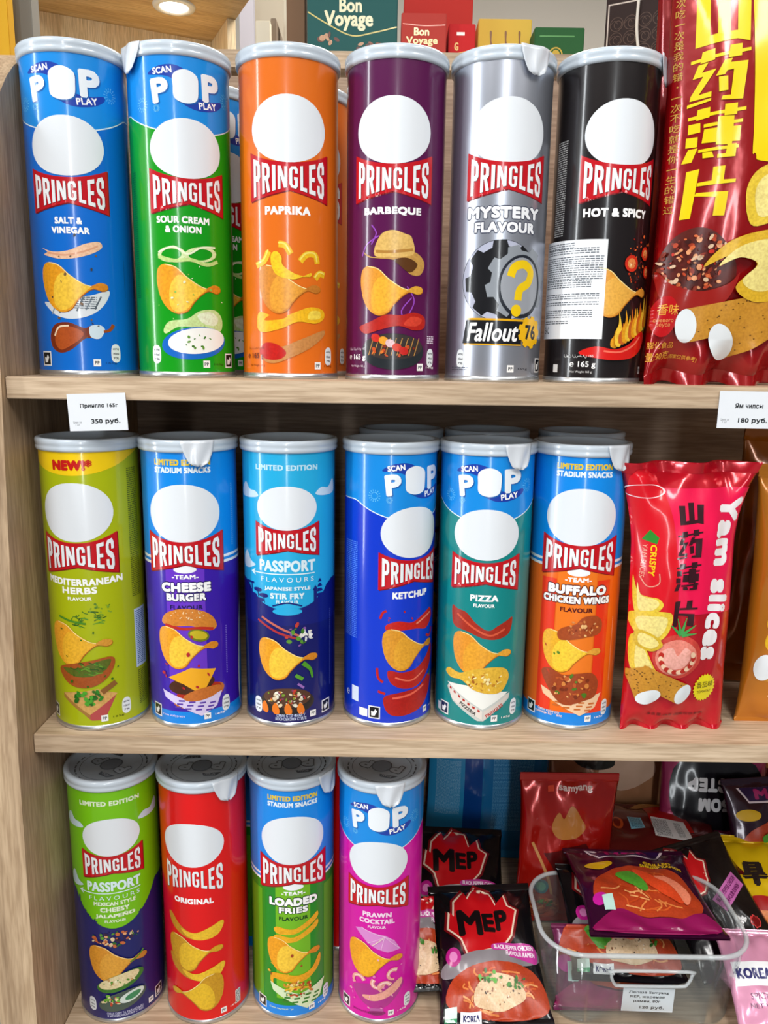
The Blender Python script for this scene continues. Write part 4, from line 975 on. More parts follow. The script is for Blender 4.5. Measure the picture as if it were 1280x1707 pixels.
make_bag('snack_bag', 'large dark red yam chip bag with yellow Chinese characters, front of top shelf', 'snack bag', A, '#9A0A10', .135, .345, .060, at(1209, 643, .625), (math.radians(-1), 0, math.radians(1)), 2, nv=90, crumple=.003, scallop=.010, crimp=.03)
bag2 = make_bag('snack_bag', 'dark red chip bag mostly hidden behind the large yam chip bag', 'snack bag', None, '#9A0A12', .135, .335, .050, at(1172, 640, .70), (math.radians(2), 0, math.radians(-4)), 5, crumple=.004, crimp=.03)

# crimson tomato yam bag on the middle shelf
A = Art(-44, 0)
A.rect(24, 90, 110, 208, '#E8104A'); A.blob([(2, 60), (0, 205), (26, 206), (34, 60)], '#D80C20')
for ch, cy, hh, dx in (('山', 189, 17, 43), ('药', 166, 23, 42), ('薄', 140, 24, 41), ('片', 110, 24, 41)): han(A, ch, dx, cy, 21, hh, '#34101A')
A.text('Yam slices', 70.5, 136, 19, '#F4EEF0', 132, .07, rot=-PI / 2 - .09)
A.text('CRISPY', 13, 152, 4.6, '#F2C41A', 25, .03, rot=-PI / 2 - .08); A.text('YAM SLICES', 7, 151, 3.2, '#E8A08A', 27, .0, rot=-PI / 2 - .08); A.poly([(6, 168), (12, 176), (18, 170), (16, 165)], '#2E8A2C'); A.stroke([(5, 138), (10, 131), (18, 134), (18, 142)], .8, '#E8A08A')
A.ell(12, 206, 15, 5.5, '#F4DCE0', hole=.9)
A.ell(37, 74, 20, 19, '#CE4238', kind='food'); A.ell(36.5, 73, 17, 15.5, '#E88878', kind='food'); A.blob([(24, 78), (32, 82), (37, 75), (43, 82), (49, 76), (44, 66), (34, 63), (27, 67)], '#F2B0A4', kind='food')
for i in range(14):
    a = PI * .95 + i * PI * 1.15 / 13; A.ell(36.5 + 13 * math.cos(a), 73 + 12 * math.sin(a), 2, 2.8, ('#B8241A', '#F0C8A8')[i % 2], rot=a, n=12)
for q in ((28, 102), (35, 106), (42, 107), (49, 102), (50, 95)): A.stroke([(39, 92), q], 3, '#3E9A4A', w1=.4)
yam_slice(A, [(1, 138), (5, 124), (18, 122), (22, 116), (14, 108), (3, 108)]); yam_slice(A, [(1, 108), (28, 111), (29, 98), (22, 87), (12, 86), (2, 94)]); yam_slice(A, [(1, 88), (8, 86), (18, 66), (27, 52), (29, 44), (22, 46), (12, 56), (2, 62)]); yam_slice(A, [(4, 94), (16, 92), (24, 84), (16, 78), (4, 82)], '#D8B42A')
potato_root(A, 45, 41, 8, 58, 9.5, 5); potato_root(A, 17, 38, 6, 62, 10, 6)
A.poly([(65 + (10.5 if i % 2 else 9.2) * math.cos(PI * i / 24), 45 + (13 if i % 2 else 11.4) * math.sin(PI * i / 24)) for i in range(48)], '#F2E01A'); A.text('番茄味', 65, 48, 5.8, '#3A2408', 15, .0, rot=.06); A.text('TOMATAY', 65, 41.4, 2.6, '#6A4A10', 13, .0, rot=.06)
A.text('净含量:28克 (图案仅供参考)', 44, 20, 3.2, '#5A0A14', 48, .0)
pb = at(1116, 1222, .612)
make_bag('snack_bag', 'crimson tomato yam slices bag standing at the front of the middle shelf', 'snack bag', A, '#C80A24', .088, .228, .045, pb + Vector((0, 0, .001)), (math.radians(-1), math.radians(-1), math.radians(2)), 4, nv=70, crumple=.004, flare=.25, gather=.010, scallop=.006, crimp=.04)

# orange yam bag behind it
A = Art(-55, 0)
for k in range(5): yam_slice(A, [(14, 80 + 16 * k), (18, 92 + 16 * k), (40, 98 + 16 * k), (62, 94 + 16 * k), (60, 80 + 16 * k), (40, 74 + 16 * k), (22, 74 + 16 * k)], '#E0B41E')
potato_root(A, 16, 60, 70, 58, 12, 4); A.blob([(20, 165), (20, 205), (60, 205), (60, 165)], '#4E8A1E'); A.text('山药', 36, 185, 20, '#C84A14', 30, .05); A.text('净含量\n28克', 34, 34, 9, '#FBE8C8', 22, .0)
make_bag('snack_bag', 'orange yam chip bag with green patch at the right edge, middle shelf', 'snack bag', A, '#C87A1E', .104, .228, .045, at(1322, 1218, .625) + Vector((0, 0, .001)), (math.radians(-1), 0, 0), 6, crumple=.004, crimp=.05)
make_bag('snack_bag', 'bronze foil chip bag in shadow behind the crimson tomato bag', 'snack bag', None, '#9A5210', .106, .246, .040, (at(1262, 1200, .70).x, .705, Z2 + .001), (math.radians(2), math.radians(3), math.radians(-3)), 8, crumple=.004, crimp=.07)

# ------------------------------------------------------------------ noodle packs on the bottom shelf
FL = [(-30, -4), (-27, 10), (-24, 6), (-22, 18), (-12, 28), (-10, 20), (-2, 31), (10, 26), (14, 14), (22, 22), (24, 12), (31, 8), (24, -12), (14, -22), (-16, -26), (-20, -14)]
def flame(A, cx, cy, s=1.0, red='#C8101A', word='MEP', wcol='#120C0E'):
    A.poly([(cx + x * s * 1.14, cy + y * s * 1.14) for x, y in FL], '#7A0C14'); A.poly([(cx + x * s * 1.06, cy + y * s * 1.06) for x, y in FL], '#F0D8C0'); A.poly([(cx + x * s, cy + y * s) for x, y in FL], red)
    if word:
        A.text(word[0], cx - 11 * s, cy + -1 * s, 23 * s, wcol, 22 * s, .05); A.text(word[1], cx + 6 * s, cy - 1 * s, 17 * s, wcol, 11 * s, .05); A.text(word[2], cx + 17.5 * s, cy + .5 * s, 18 * s, wcol, 11 * s, .05)
def noodle_photo(A, cx, cy, rx, ry, seed, meat=True):
    A.blob([(cx - rx, cy - ry * .5), (cx - rx * .9, cy + ry * .5), (cx - rx * .3, cy + ry), (cx + rx * .5, cy + ry), (cx + rx, cy + ry * .4), (cx + rx, cy - ry * .8), (cx, cy - ry)], '#B8401E', kind='food')
    A.strands(cx, cy, rx * .95, ry * .9, 46, ['#D8602A', '#E88A48', '#C04418', '#F0A868'], 1.5, seed)
    if meat:
        A.blob([(cx - rx * .45, cy - ry * .5), (cx - rx * .4, cy + ry * .2), (cx, cy + ry * .6), (cx + rx * .45, cy + ry * .35), (cx + rx * .6, cy - ry * .3), (cx + rx * .1, cy - ry * .7)], '#E8C8A0', kind='food')
        A.bits(cx, cy, rx * .5, ry * .5, 30, ['#3A2A1E', '#8A5A3A', '#F4E4CC'], .5, 1.1, seed)
    A.bits(cx - rx * .1, cy + ry * .5, rx * .25, ry * .22, 14, ['#3E8A28', '#5AB03A', '#2A6A1C'], 1.2, 2.6, seed + 1); A.bits(cx + rx * .45, cy + ry * .25, rx * .22, ry * .22, 12, ['#3E8A28', '#2A6A1C'], 1.2, 2.6, seed + 2)
def art_mep(seed=1):
    A = Art(0, 0)
    flame(A, -3, 89, 1.14)
    A.blob([(-46, 52), (-20, 60), (10, 62), (46, 64), (46, 50), (0, 46), (-44, 40)], '#8A8488')
    noodle_photo(A, 2, 28, 45, 22, seed)
    A.blob([(4, 66), (20, 68), (46, 65), (46, 50), (30, 54), (20, 56), (18, 61), (4, 61)], '#C83A9A')
    A.text('BLACK PEPPER CHICKEN', 25, 63.6, 4.2, '#FBE8F6', 40, .03, rot=-.03); A.text('FLAVOUR RAMEN', 31, 58, 4.2, '#FBE8F6', 29, .03, rot=-.08)
    A.ell(-36, 58, 7.5, 8, '#C01E8A'); A.ell(-36, 58, 4, 4.4, '#E88AC8'); A.rect(-47, -36, 6, 17, '#D8EEE2'); A.rect(-47, -36, 6, 9, '#3EA06A'); A.rect(-33, -14, 4, 13, '#F4F4F6'); A.text('KOREA', -23, 8.4, 5, '#2A2A6A', 15, .03)
    return A
def art_shrimp():
    A = Art(0, 0)
    A.poly([(-40, 120), (-30, 104), (30, 104), (40, 120)], '#F0E0E8'); A.poly([(-37, 120), (-29, 106), (29, 106), (37, 120)], '#2A1448'); A.text('MEP', 0, 113, 11, '#B01A6A', 44, .08)
    noodle_photo(A, 0, 52, 48, 32, 5, False); A.blob([(-4, 76), (10, 70), (34, 44), (30, 34), (14, 46), (-2, 64)], '#E04A22', kind='food'); A.blob([(14, 66), (34, 62), (44, 46), (36, 34), (30, 50)], '#EE8A6A', kind='food'); A.blob([(-24, 68), (-10, 74), (-2, 66), (4, 50), (-6, 48)], '#4E9A2E', kind='food')
    A.ell(-34, 92, 14, 6, '#E8B81A'); A.text('GRILLED', 26, 92, 5, '#F2C41A', 28, .04, rot=-.1); A.text('SHRIMP RAMEN', 28, 86, 5, '#F2C41A', 42, .04, rot=-.1)
    A.blob([(-50, 16), (-30, 28), (-10, 20), (20, 18), (50, 24), (50, 4), (-50, 4)], '#8A1050'); A.ell(-46, 40, 7, 7, '#C81E9A'); A.rect(-44, -34, 26, 42, '#BFE4D8')
    return A
def art_red():
    A = Art(0, 0)
    A.text('samyang', 6, 146, 7, '#F0D8D0', 36, .03); A.rect(-24, -17, 143, 149, '#E84A2A')
    A.blob([(-20, 108), (-12, 122), (-6, 116), (2, 130), (12, 118), (18, 106), (8, 96), (-12, 96)], '#C8803A'); A.poly([(-28, 80), (20, 90), (40, 60), (10, 30)], '#5A0E10'); A.stroke([(-40, 90), (-20, 50), (-10, 10)], 3, '#D89A5A')
    A.ell(-28, 44, 8, 8, '#14808A'); A.ell(-28, 44, 5, 5, '#6AC0A0'); noodle_photo(A, -24, 20, 18, 15, 3, False)
    return A
def art_back():
    """back of a pack: dark print, orange burst, white information label"""
    A = Art(0, 0)
    A.text('samyang', -40, 74, 6, '#C89A98', 26, .02); A.ell(-24, 62, 7, 9, '#C8501E'); A.ell(-24, 62, 4, 6, '#7A140C'); A.rect(-10, 6, 52, 70, '#8ACAE0'); fine_print(A, -2, 54, 69, 13, '#2A5A78', seed=3)
    A.rect(16, 62, 48, 96, '#C01A12'); A.poly([(14, 40), (56, 36), (56, 68), (18, 72)], '#EDEFF2'); fine_print(A, 26, 42, 68, 18, '#5A6066', seed=4); fine_print(A, 46, 40, 64, 8, '#7A8086', seed=5); A.blob([(0, 96), (20, 108), (44, 104), (50, 98), (20, 96)], '#C89050', kind='food')
    return A
def art_dark():
    A = Art(0, 0)
    flame(A, -18, 92, .9, word=None)
    c, sn = math.cos(.5), math.sin(.5)
    box = lambda x0, x1, y0, y1: [(20 + x * c - y * sn, 66 + x * sn + y * c) for x, y in ((x0, y0), (x1, y0), (x1, y1), (x0, y1))]
    A.poly(box(-20, 20, -8, 8), '#C86AB0')
    A.text('BLACK PEPPER CHICKEN', 18.4, 69, 4.4, '#6A1058', 35, .02, rot=.5); A.text('FLAVOUR RAMEN', 21.8, 63, 4.4, '#6A1058', 28, .02, rot=.5)
    A.text('Samyang', 8, 28, 7, '#F0F0F2', 36, .03, rot=.85); A.poly([(-14, 8), (-8, 10), (-10, 16), (-16, 14)], '#E8782A')
    A.poly([(30 + x * .22, 34 + y * .22) for x, y in FL], '#E84A4A'); A.poly([(30 + x * .18, 34 + y * .18) for x, y in FL], '#7A0C14')
    return A
def art_bom():
    A = Art(0, 0)
    A.oy = 34
    A.blob([(-46, 30), (-46, 96), (46, 96), (46, 30)], '#17131A'); A.text('БОМ', 4, 76, 15, '#E6E6EA', 40, .07); A.text('БАСТЕР', 0, 54, 16, '#E6E6EA', 74, .07); A.blob([(-50, 96), (0, 108), (50, 98), (50, 126), (-50, 126)], '#C03A78'); A.blob([(-20, 110), (0, 120), (26, 116), (20, 104)], '#F0E8E4')
    return A
def art_peach():
    A = Art(0, 0)
    A.blob([(-60, 70), (-20, 90), (10, 70), (-10, 40), (-50, 44)], '#D8B49A'); A.blob([(0, 100), (40, 110), (60, 90), (30, 70)], '#A82A3A'); A.blob([(-10, 60), (30, 64), (50, 40), (10, 24)], '#2A2A26'); A.text('РАМ', 20, 44, 10, '#D8D0C8', 24, .04, rot=PI); A.strands(-30, 30, 30, 18, 20, ['#E0A878', '#C8804A'], 2, 3)
    return A
def art_yellow():
    A = Art(0, 0)
    A.text('무', -14, 92, 26, '#241A1A', 26, .08); A.blob([(-46, 60), (-20, 70), (20, 66), (46, 58), (46, 52), (-46, 54)], '#B01A1A'); A.blob([(-40, 4), (-44, 44), (-20, 56), (20, 50), (44, 40), (40, 4)], '#E8822A', kind='food')
    A.stroke([(-40, 60), (-30, 30), (-34, 6)], 4, '#F4D83A'); A.stroke([(-24, 56), (-18, 26), (-26, 6)], 4, '#F4D83A')
    return A
def art_pink():
    A = Art(0, 0)
    A.oy = -34
    A.rect(-40, -4, 84, 104, '#F4F4F6'); A.text('KOREA', -22, 94, 9, '#2A2A6A', 32, .04); A.text('SPICY RAMEN', -10, 76, 5, '#7A4A6A', 40, .01); A.text('NET WT / 130 g', -10, 68, 5, '#7A4A6A', 44, .01); noodle_photo(A, 6, 34, 38, 22, 9)
    return A
def art_blue():
    A = Art(0, 0)
    A.rect(-74, -30, 10, 300, '#2E9AD2'); A.rect(-30, -8, 6, 300, '#0C4A9A'); A.rect(-6, 64, 10, 300, '#1A76B4')
    fine_print(A, -50, 60, 130, 30, '#8CC8E8', seed=3); fine_print(A, 30, 40, 150, 50, '#6AB0D8', seed=4); fine_print(A, 30, 160, 190, 50, '#6AB0D8', seed=6); A.rect(4, 18, 156, 164, '#B82A3A'); A.ell(-66, 150, 6, 7, '#2A4A3A'); A.ell(-52, 152, 6, 7, '#2A4A3A'); A.blob([(-74, 180), (-60, 176), (-40, 200), (-40, 240), (-74, 240)], '#8A2A20', kind='food')
    return A
BLK = '#121014'
def pack(art, base, px, py, Y, w, h, d, rot, label, seed, **kw):
    p = at(px, py, Y); kw.setdefault('group', 'noodle packs on the bottom shelf')
    r = tuple(math.radians(a) for a in rot)
    return make_bag('noodle_pack', label, 'noodle pack', art, base, w, h, d, p, r, seed, nv=40, nu=36, step=3.0, origin=(0, 0, -h / 2), crumple=.004, **kw)
G = None
pack(art_mep(1), BLK, 812, 1588, .649, .102, .130, .026, (-64, -3, 0), 'black noodle pack with red flame reading MEP, nearest to the magenta can', 1)
pack(art_mep(2), BLK, 762, 1478, .742, .102, .130, .024, (-60, 2, 0), 'black MEP noodle pack lying right behind the nearest MEP pack', 2)
pack(art_mep(4), BLK, 694, 1572, .652, .04, .08, .012, (-50, 0, 5), 'dark noodle pack with a foil corner peeking from behind the magenta can', 12)
bb = at(808, 1415, .845)
make_bag('snack_bag', 'big blue snack bag with fine print standing at the back of bottom shelf', 'snack bag', art_blue(), '#1E86C4', .150, .235, .030, (bb.x, .845, Z3 + .001), (math.radians(0), 0, math.radians(-3)), 9, nv=60, crumple=.003)

# ---- clear bin
BX0, BX1 = at(908, 1560, .615).x, at(1256, 1560, .615).x
BCX = (BX0 + BX1) / 2; BW = BX1 - BX0; BY0, BY1 = .600, .712; BH = .076
bin_ = empty('storage_bin', 'clear plastic bin with handle slot holding the noodle packs', 'bin', (BCX, (BY0 + BY1) / 2, Z3))
def rr_path(w, d, r, n=10):
    pts = []
    for cx, cy, a0 in ((w / 2 - r, -d / 2 + r, -PI / 2), (w / 2 - r, d / 2 - r, 0), (-w / 2 + r, d / 2 - r, PI / 2), (-w / 2 + r, -d / 2 + r, PI)):
        for i in range(n + 1): pts.append((cx + r * math.cos(a0 + i * PI / 2 / n), cy + r * math.sin(a0 + i * PI / 2 / n)))
    return pts
def on_path(pts, t):
    L = [0]
    for i in range(len(pts)):
        a, b = pts[i], pts[(i + 1) % len(pts)]; L.append(L[-1] + math.hypot(b[0] - a[0], b[1] - a[1]))
    t = (t % 1.0) * L[-1]
    for i in range(len(pts)):
        if t <= L[i + 1]:
            q = (t - L[i]) / max(L[i + 1] - L[i], 1e-9); a, b = pts[i], pts[(i + 1) % len(pts)]
            return (a[0] + (b[0] - a[0]) * q, a[1] + (b[1] - a[1]) * q)
    return pts[0]
BD = BY1 - BY0
PTH = rr_path(BW, BD, .035)
PER = 2 * (BW + BD) * 1000
def bin_map(x, y, q):
    # x: unrolled perimeter in mm from the middle of the front; y: height in mm
    tp = .90 + .10 * y / (BH * 1000)
    f0 = (BW / 2 - .035) ;
    L = sum(math.hypot(PTH[(i + 1) % len(PTH)][0] - PTH[i][0], PTH[(i + 1) % len(PTH)][1] - PTH[i][1]) for i in range(len(PTH)))
    a = on_path(PTH, (x * .001 - f0) / L)
    return Vector((a[0] * tp, a[1] * tp, y * .001))
Lp = sum(math.hypot(PTH[(i + 1) % len(PTH)][0] - PTH[i][0], PTH[(i + 1) % len(PTH)][1] - PTH[i][1]) for i in range(len(PTH))) * 1000
A = Art()
hb = BH * 1000
slot = [(-36, 52), (-33, 46), (-26, 44), (26, 44), (33, 46), (36, 52), (36, 56), (33, 60), (-33, 60), (-36, 56)]
A.poly([(-60, 2), (60, 2), (60, hb), (-60, hb)], CLEAR, holes=[slot], layer=0)
A.poly([(60, 2), (Lp - 60, 2), (Lp - 60, hb), (60, hb)], CLEAR, layer=0)
bm = bmesh.new(); mats = [CLEAR]
A.build(bm, mats, bin_map, 4.0, None, 0, 0)
bmesh.ops.remove_doubles(bm, verts=bm.verts, dist=2e-5)
ob = link('wall', bm, mats, bin_, True); md = ob.modifiers.new('thickness', 'SOLIDIFY'); md.thickness = .0018
link('rim', tube_bm([(a[0] * 1.005, a[1] * 1.005, BH) for a in PTH], .0021, 8, True), RIMC, bin_, True)
link('handle_rim', tube_bm([bin_map(x, y, 0) + Vector((0, -.0006, 0)) for x, y in smooth_pts(slot, True, 3)], .0014, 8, True), RIMC, bin_, True)
bm = bmesh.new(); bm.faces.new([bm.verts.new((a[0] * .9, a[1] * .9, .0022)) for a in PTH]); ob = link('base', bm, CLEAR, bin_); md = ob.modifiers.new('thickness', 'SOLIDIFY'); md.thickness = .0018
price_card(1080, 1667, .6045, 46, 24, math.radians(1.5), [('Лапша Samyang', 0, 7.6, 3.4, 36, .025, D), ('MEP, жареная', -1, 3, 3.2, 31, .025, D), ('рамен, 80г', -1, -1.6, 3.4, 24, .025, D), ('120 руб.', 4, -8, 3.8, 22, .03, D)], 'white price label reading 120 руб. on the front of the clear bin')

# ---- packs in and behind the bin
pack(art_red(), '#B8180E', 942, 1412, .742, .105, .162, .022, (-6, 2, 4), 'shiny red noodle pack standing upright just behind the left end of the clear bin', 3)
pack(art_back(), '#6A1416', 1064, 1393, .775, .185, .108, .022, (-85, 3, 2), 'dark red noodle pack lying back side up with a white label, above the bin', 4)
xb = at(1064, 1393, .775).x
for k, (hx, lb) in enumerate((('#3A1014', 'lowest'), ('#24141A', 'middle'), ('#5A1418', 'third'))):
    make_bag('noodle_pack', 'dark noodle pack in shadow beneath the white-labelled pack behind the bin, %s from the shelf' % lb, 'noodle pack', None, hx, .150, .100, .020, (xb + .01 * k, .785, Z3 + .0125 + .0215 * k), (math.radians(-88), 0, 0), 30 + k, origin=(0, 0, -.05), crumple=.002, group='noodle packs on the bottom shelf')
pack(art_shrimp(), '#3C0C30', 1066, 1485, .665, .122, .124, .020, (-90, 3, 2), 'purple noodle pack reading GRILLED SHRIMP RAMEN on top of the bin', 5)
pack(art_dark(), BLK, 1186, 1505, .695, .092, .125, .020, (-56, -16, 0), 'black noodle pack with red flame and pink lettering leaning at the right of the bin', 6)
pack(art_mep(7), BLK, 1030, 1535, .660, .104, .112, .018, (-68, 2, 0), 'black noodle pack with a KOREA label, lying just behind the bin handle', 7)
pack(art_shrimp(), '#6A1044', 1018, 1612, .630, .108, .072, .014, (-24, 0, 0), 'magenta-edged noodle pack at the bottom left of the clear bin', 8)
pack(art_bom(), '#A02858', 1188, 1318, .815, .130, .195, .026, (-14, 184, 3), 'black and pink noodle pack lying upside down at the back reading БОМ БАСТЕР', 10)
pack(art_peach(), '#C08A62', 1005, 1300, .850, .150, .165, .024, (-6, 182, -2), 'peach coloured noodle pack leaning behind the red upright pack', 11)
pack(art_red(), '#7A0C14', 1268, 1290, .850, .100, .165, .024, (-6, 0, 4), 'deep red noodle pack at the far right back under the middle shelf', 13)
pack(None, '#C8507A', 1105, 1275, .868, .110, .165, .018, (-3, 180, 0), 'pink noodle pack standing against the back panel of the bottom shelf', 17)
pack(art_shrimp(), '#2E0A24', 1292, 1398, .775, .110, .130, .022, (-24, 0, 8), 'dark purple noodle pack above the yellow pack at right edge', 14)
pack(art_yellow(), '#F0C80C', 1285, 1505, .712, .100, .135, .024, (-56, 0, -4), 'bright yellow noodle pack with Korean lettering at right edge', 15)
pack(art_pink(), '#E8A0C0', 1296, 1650, .610, .090, .100, .020, (-58, 0, -2), 'pale pink noodle pack with KOREA label at bottom right corner', 16)

# ------------------------------------------------------------------ background above the unit
# display ledge on the far side carrying gift boxes
ledge_z = EYE.z + .372
ledge = empty('display_stand', 'pale wooden display stand behind the shelving unit carrying gift boxes', 'display stand', (.2, 1.2, 0))
for nm, b_ in (('top_board', box_bm(-.25, .75, 1.08, 1.42, ledge_z - .02, ledge_z)), ('side_panel', box_bm(-.25, -.23, 1.08, 1.42, 0, ledge_z - .0205)), ('side_panel', box_bm(.73, .75, 1.08, 1.42, 0, ledge_z - .0205))):
    o = link(nm, b_, OAK, ledge); o.location = (-.2, -1.2, 0)
def gift_box(label, px0, px1, py0, py1, Y, depth, base, art=None, yaw=0, z0=None, group=None):
    a = at(px0, py1, Y); b = at(px1, py0, Y)
    w = b.x - a.x; zb = ledge_z + .0005 if z0 is None else z0; h = b.z - zb
    group = 'gift boxes on the display stand'
    root = empty('gift_box', label, 'gift box', ((a.x + b.x) / 2, Y + depth / 2, zb), (0, 0, yaw), group)
    bm = box_bm(-w / 2, w / 2, -depth / 2, depth / 2, 0, h, .001); mats = [pm(base, 'matte')]
    if art:
        A = Art(0, 0); art(A, w * 1000, h * 1000)
        A.build(bm, mats, lambda x, y, q: Vector((x * .001, -depth / 2 - q, y * .001)), 500, lift0=.1, lift=.08)
    link('carton', bm, mats, root)
    return root
def g_teal(A, w, h):
    A.stroke([(-w / 2 + 1, h * .54), (-w * .25, h * .4), (0, h * .29), (w * .25, h * .33), (w / 2 - 1, h * .39)], 1.6, '#D8C878')
    A.text('Bon', -w * .02, h * .62, h * .16, '#F2EFC8', w * .25, .03); A.text('Voyage', -w * .04, h * .45, h * .22, '#F2EFC8', w * .54, .03)
    A.bits(-w * .28, h * .26, w * .12, h * .06, 8, ['#4A2A22', '#6A3A2C', '#C89A78'], 3, 6, 4, 'food'); A.bits(w * .2, h * .16, w * .16, h * .06, 9, ['#8A4A30', '#5A2E22', '#C89A78'], 3, 6, 5, 'food'); A.rect(-w / 2 + 1, w / 2 - 1, 0, h * .07, '#7A5A38')
def g_red(A, w, h):
    A.text('Bon', -w * .05, h * .62, h * .17, '#F0DC9A', w * .34, .03); A.text('Voyage', -w * .04, h * .42, h * .2, '#F0DC9A', w * .7, .03); A.stroke([(-w / 2 + 2, h * .78), (0, h * .74), (w / 2 - 2, h * .76)], 1.2, '#E86A4A'); A.stroke([(-w / 2 + 2, h * .16), (0, h * .22), (w / 2 - 2, h * .12)], 2, '#E8A03A')
def g_gold(A, w, h):
    A.rect(-w * .2, w * .1, h * .72, h * .8, '#F4E4E0')
    A.stroke([(-w / 2 + 2, h * .2), (0, h * .3), (w / 2 - 2, h * .34)], 2.4, '#E8A03A'); A.text('G', -w * .2, h * .45, h * .2, '#E8B85A', w * .16, .03)
def g_yellow(A, w, h):
    for x in (-w * .26, w * .02, w * .28): A.blob([(x - 4, h * .42), (x + 4, h * .42), (x + 5, h * .55), (x + 1, h * .66), (x + 1, h * .8), (x - 2, h * .8), (x - 1, h * .6), (x - 5, h * .5)], '#8A5A2A')
    A.rect(-w / 2 + 1, w / 2 - 1, h * .12, h * .15, '#C89A20')
def g_green(A, w, h):
    A.ell(-w * .06, h * .44, w * .14, w * .14, '#C8A83A', hole=.8); A.ell(-w * .06, h * .44, w * .08, w * .09, '#C8A83A'); A.rect(-w * .4, w * .3, h * .80, h * .83, '#5A9A5A'); A.text('1880', -w * .02, h * .16, h * .1, '#C8A83A', w * .5, .01) if False else None
gift_box('teal gift box reading Bon Voyage in cream lettering', 512, 664, -50, 90, 1.12, .06, '#1E5A58', g_teal)
gift_box('smaller red gift box reading Bon Voyage in gold lettering', 668, 745, 22, 90, 1.115, .055, '#B8382E', g_red)
gift_box('tall red gift box behind the red Bon Voyage box', 672, 789, -8, 90, 1.21, .06, '#C42A20', None)
gift_box('bright red gift box with gold swoosh between red and yellow boxes', 747, 793, 40, 90, 1.125, .055, '#C8141A', g_gold)
gift_box('yellow gift box with three small brown figures printed on it', 796, 887, 32, 95, 1.20, .06, '#E2BC4A', g_yellow)
gift_box('dark green gift box with a gold emblem', 889, 975, 46, 105, 1.16, .06, '#1C5A2A', g_green)
gift_box('brown gift box at the left end beside the teal box', 478, 508, -30, 90, 1.15, .09, '#7A5A40', None)

# paper carrier bag
pbz = at(1080, 80, 1.34)
bagr = empty('paper_bag', 'dark brown paper carrier bag with white scroll pattern and rope handle', 'paper bag', (at(1092, 80, 1.30).x, 1.32, ledge_z + .0005), (0, 0, -.5))
wv = (at(1165, 20, 1.34).x - at(1025, 20, 1.34).x)
A = Art(0, 0); wmm = wv * 1000; hmm = (at(1060, 8, 1.34).z - ledge_z) * 1000
A.poly([(-wmm / 2 + 3, 3), (wmm / 2 - 3, 3), (wmm / 2 - 3, hmm - 8), (-wmm / 2 + 3, hmm - 8)], '#D8CCC4', holes=[[(-wmm / 2 + 5, 5), (wmm / 2 - 5, 5), (wmm / 2 - 5, hmm - 10), (-wmm / 2 + 5, hmm - 10)]], kind='matte')
for i in range(6):
    for j in range(14):
        cx, cy = -wmm / 2 + 17 + i * 21, 18 + j * 21
        if cx < wmm / 2 - 14 and cy < hmm - 20:
            A.ell(cx, cy, 10, 10, '#5E4A42', hole=.9, kind='matte'); A.ell(cx + 2, cy - 1, 6, 6, '#5E4A42', hole=.85, kind='matte'); A.stroke([(cx - 9, cy), (cx - 3, cy + 5), (cx + 2, cy)], .8, '#5E4A42', kind='matte')
bm = box_bm(-wv / 2, wv / 2, -.03, .03, 0, hmm / 1000); mats = [pm('#2C1A18', 'matte')]
A.build(bm, mats, lambda x, y, q: Vector((x * .001, -.03 - q, y * .001)), 500, lift0=.1, lift=.08)
link('bag_body', bm, mats, bagr)
hz = hmm / 1000
link('handle', tube_bm([Vector((x, -.034, z)) for x, z in smooth_pts([(-.016, hz - .008), (-.016, hz - .05), (-.008, hz - .085), (.012, hz - .09), (.034, hz - .06), (.04, hz - .008)], False, 5)], .0022, 8), pm('#E8E4DC', 'matte'), bagr, True)

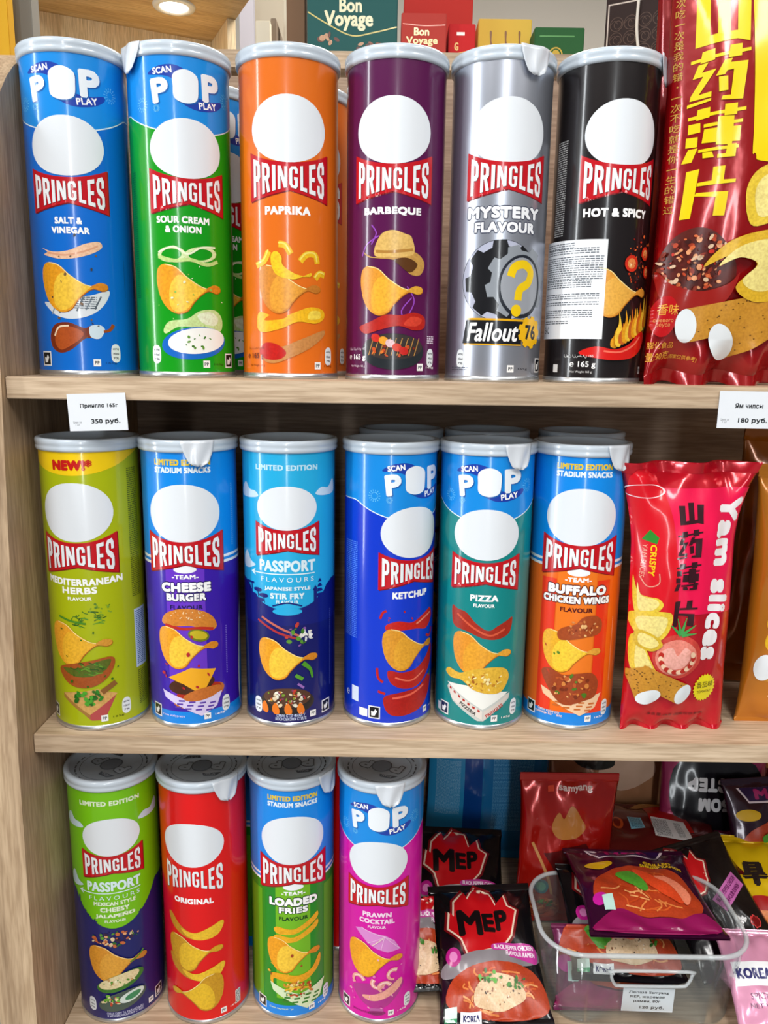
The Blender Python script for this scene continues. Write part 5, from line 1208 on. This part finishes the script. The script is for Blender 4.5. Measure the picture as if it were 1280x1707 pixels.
# lit wooden cabinet at the upper left, seen from below
cab = empty('display_cabinet', 'honey coloured wooden cabinet with a lit downlight in its top, far left', 'display cabinet', (-.75, 2.1, 0))
a = at(48, 15, 2.0); b = at(352, 64, 2.18)
ang = math.atan2(b.y - a.y, b.x - a.x)
cab.location = (a.x, a.y, 0); cab.rotation_euler = (0, 0, ang)
cw = math.hypot(b.x - a.x, b.y - a.y); ct = a.z
link('back_panel', box_bm(0, cw, 0, .02, 0, ct), HONEY, cab)
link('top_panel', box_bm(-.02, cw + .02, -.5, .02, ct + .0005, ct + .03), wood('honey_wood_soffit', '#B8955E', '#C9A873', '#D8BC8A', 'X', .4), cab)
link('side_panel', box_bm(cw + .0005, cw + .02, -.16, .02, 0, ct), HONEY, cab)
link('side_panel', box_bm(-.02, -.0005, -.03, .02, 0, ct), HONEY, cab)
# the downlight set in the top panel
pl = at(290, 8, 2.0)
def soffit_pt(px, py):
    d = at(px, py, 1.0) - EYE; t = (ct - EYE.z) / d.z; return EYE + d * t
sp = soffit_pt(290, 10)
lamp = empty('ceiling_downlight', 'round lit downlight set in the top of the honey wood cabinet', 'downlight', (sp.x, sp.y, ct))
link('trim_ring', lathe_bm([(.030, 0), (.034, -.005), (.046, -.004), (.048, 0)], 40), pm('#E8E6E0', 'lid'), lamp, True)
link('bulb', lathe_bm([(0, -.003), (.030, -.003), (.031, 0)], 40), emit('lamp_glow', (1, .97, .85, 1), 14), lamp, True)
sl = bpy.data.lights.new('downlight_beam', 'SPOT'); sl.energy = 34; sl.spot_size = math.radians(120); sl.spot_blend = .7; sl.shadow_soft_size = .03; sl.color = (1, .93, .78)
so = bpy.data.objects.new('downlight_beam', sl); so.location = (sp.x, sp.y, ct - .012); C.objects.link(so)

# tall panels of the other fixtures
def panel(label, px0, px1, py_top, Y, depth, m, name='shop_divider'):
    a = at(px0, py_top, Y); b = at(px1, py_top, Y)
    o = link(name, box_bm(a.x, b.x, Y, Y + depth, 0, a.z, .001), m); tag(o, label, 'divider board', 'divider boards behind the shelves'); return o
panel('grey upright panel at the far upper left edge', -60, 47, -60, 1.35, .03, pm('#8E8C86', 'matte'))
panel('yellow upright panel at the extreme left edge', -60, 7, -60, 1.30, .02, pm('#E0A810', 'matte'))
panel('pale lavender upright post right of the honey wood cabinet', 397, 421, -40, 2.3, .03, pm('#C8C6D2', 'matte'))
panel('cream upright board with a brown edge left of the gift boxes', 472, 506, -40, 1.75, .03, pm('#E6DCC6', 'matte'))
panel('short cream upright board between lavender post and gift boxes', 426, 450, 34, 1.7, .03, pm('#EFE6D0', 'matte'))
panel('brown narrow board end beside the short cream board', 451, 460, 30, 1.72, .10, pm('#8A7A68', 'matte'))
panel('wide beige board standing behind the cream boards', 415, 520, -60, 2.5, .03, pm('#C9BEAA', 'matte'))
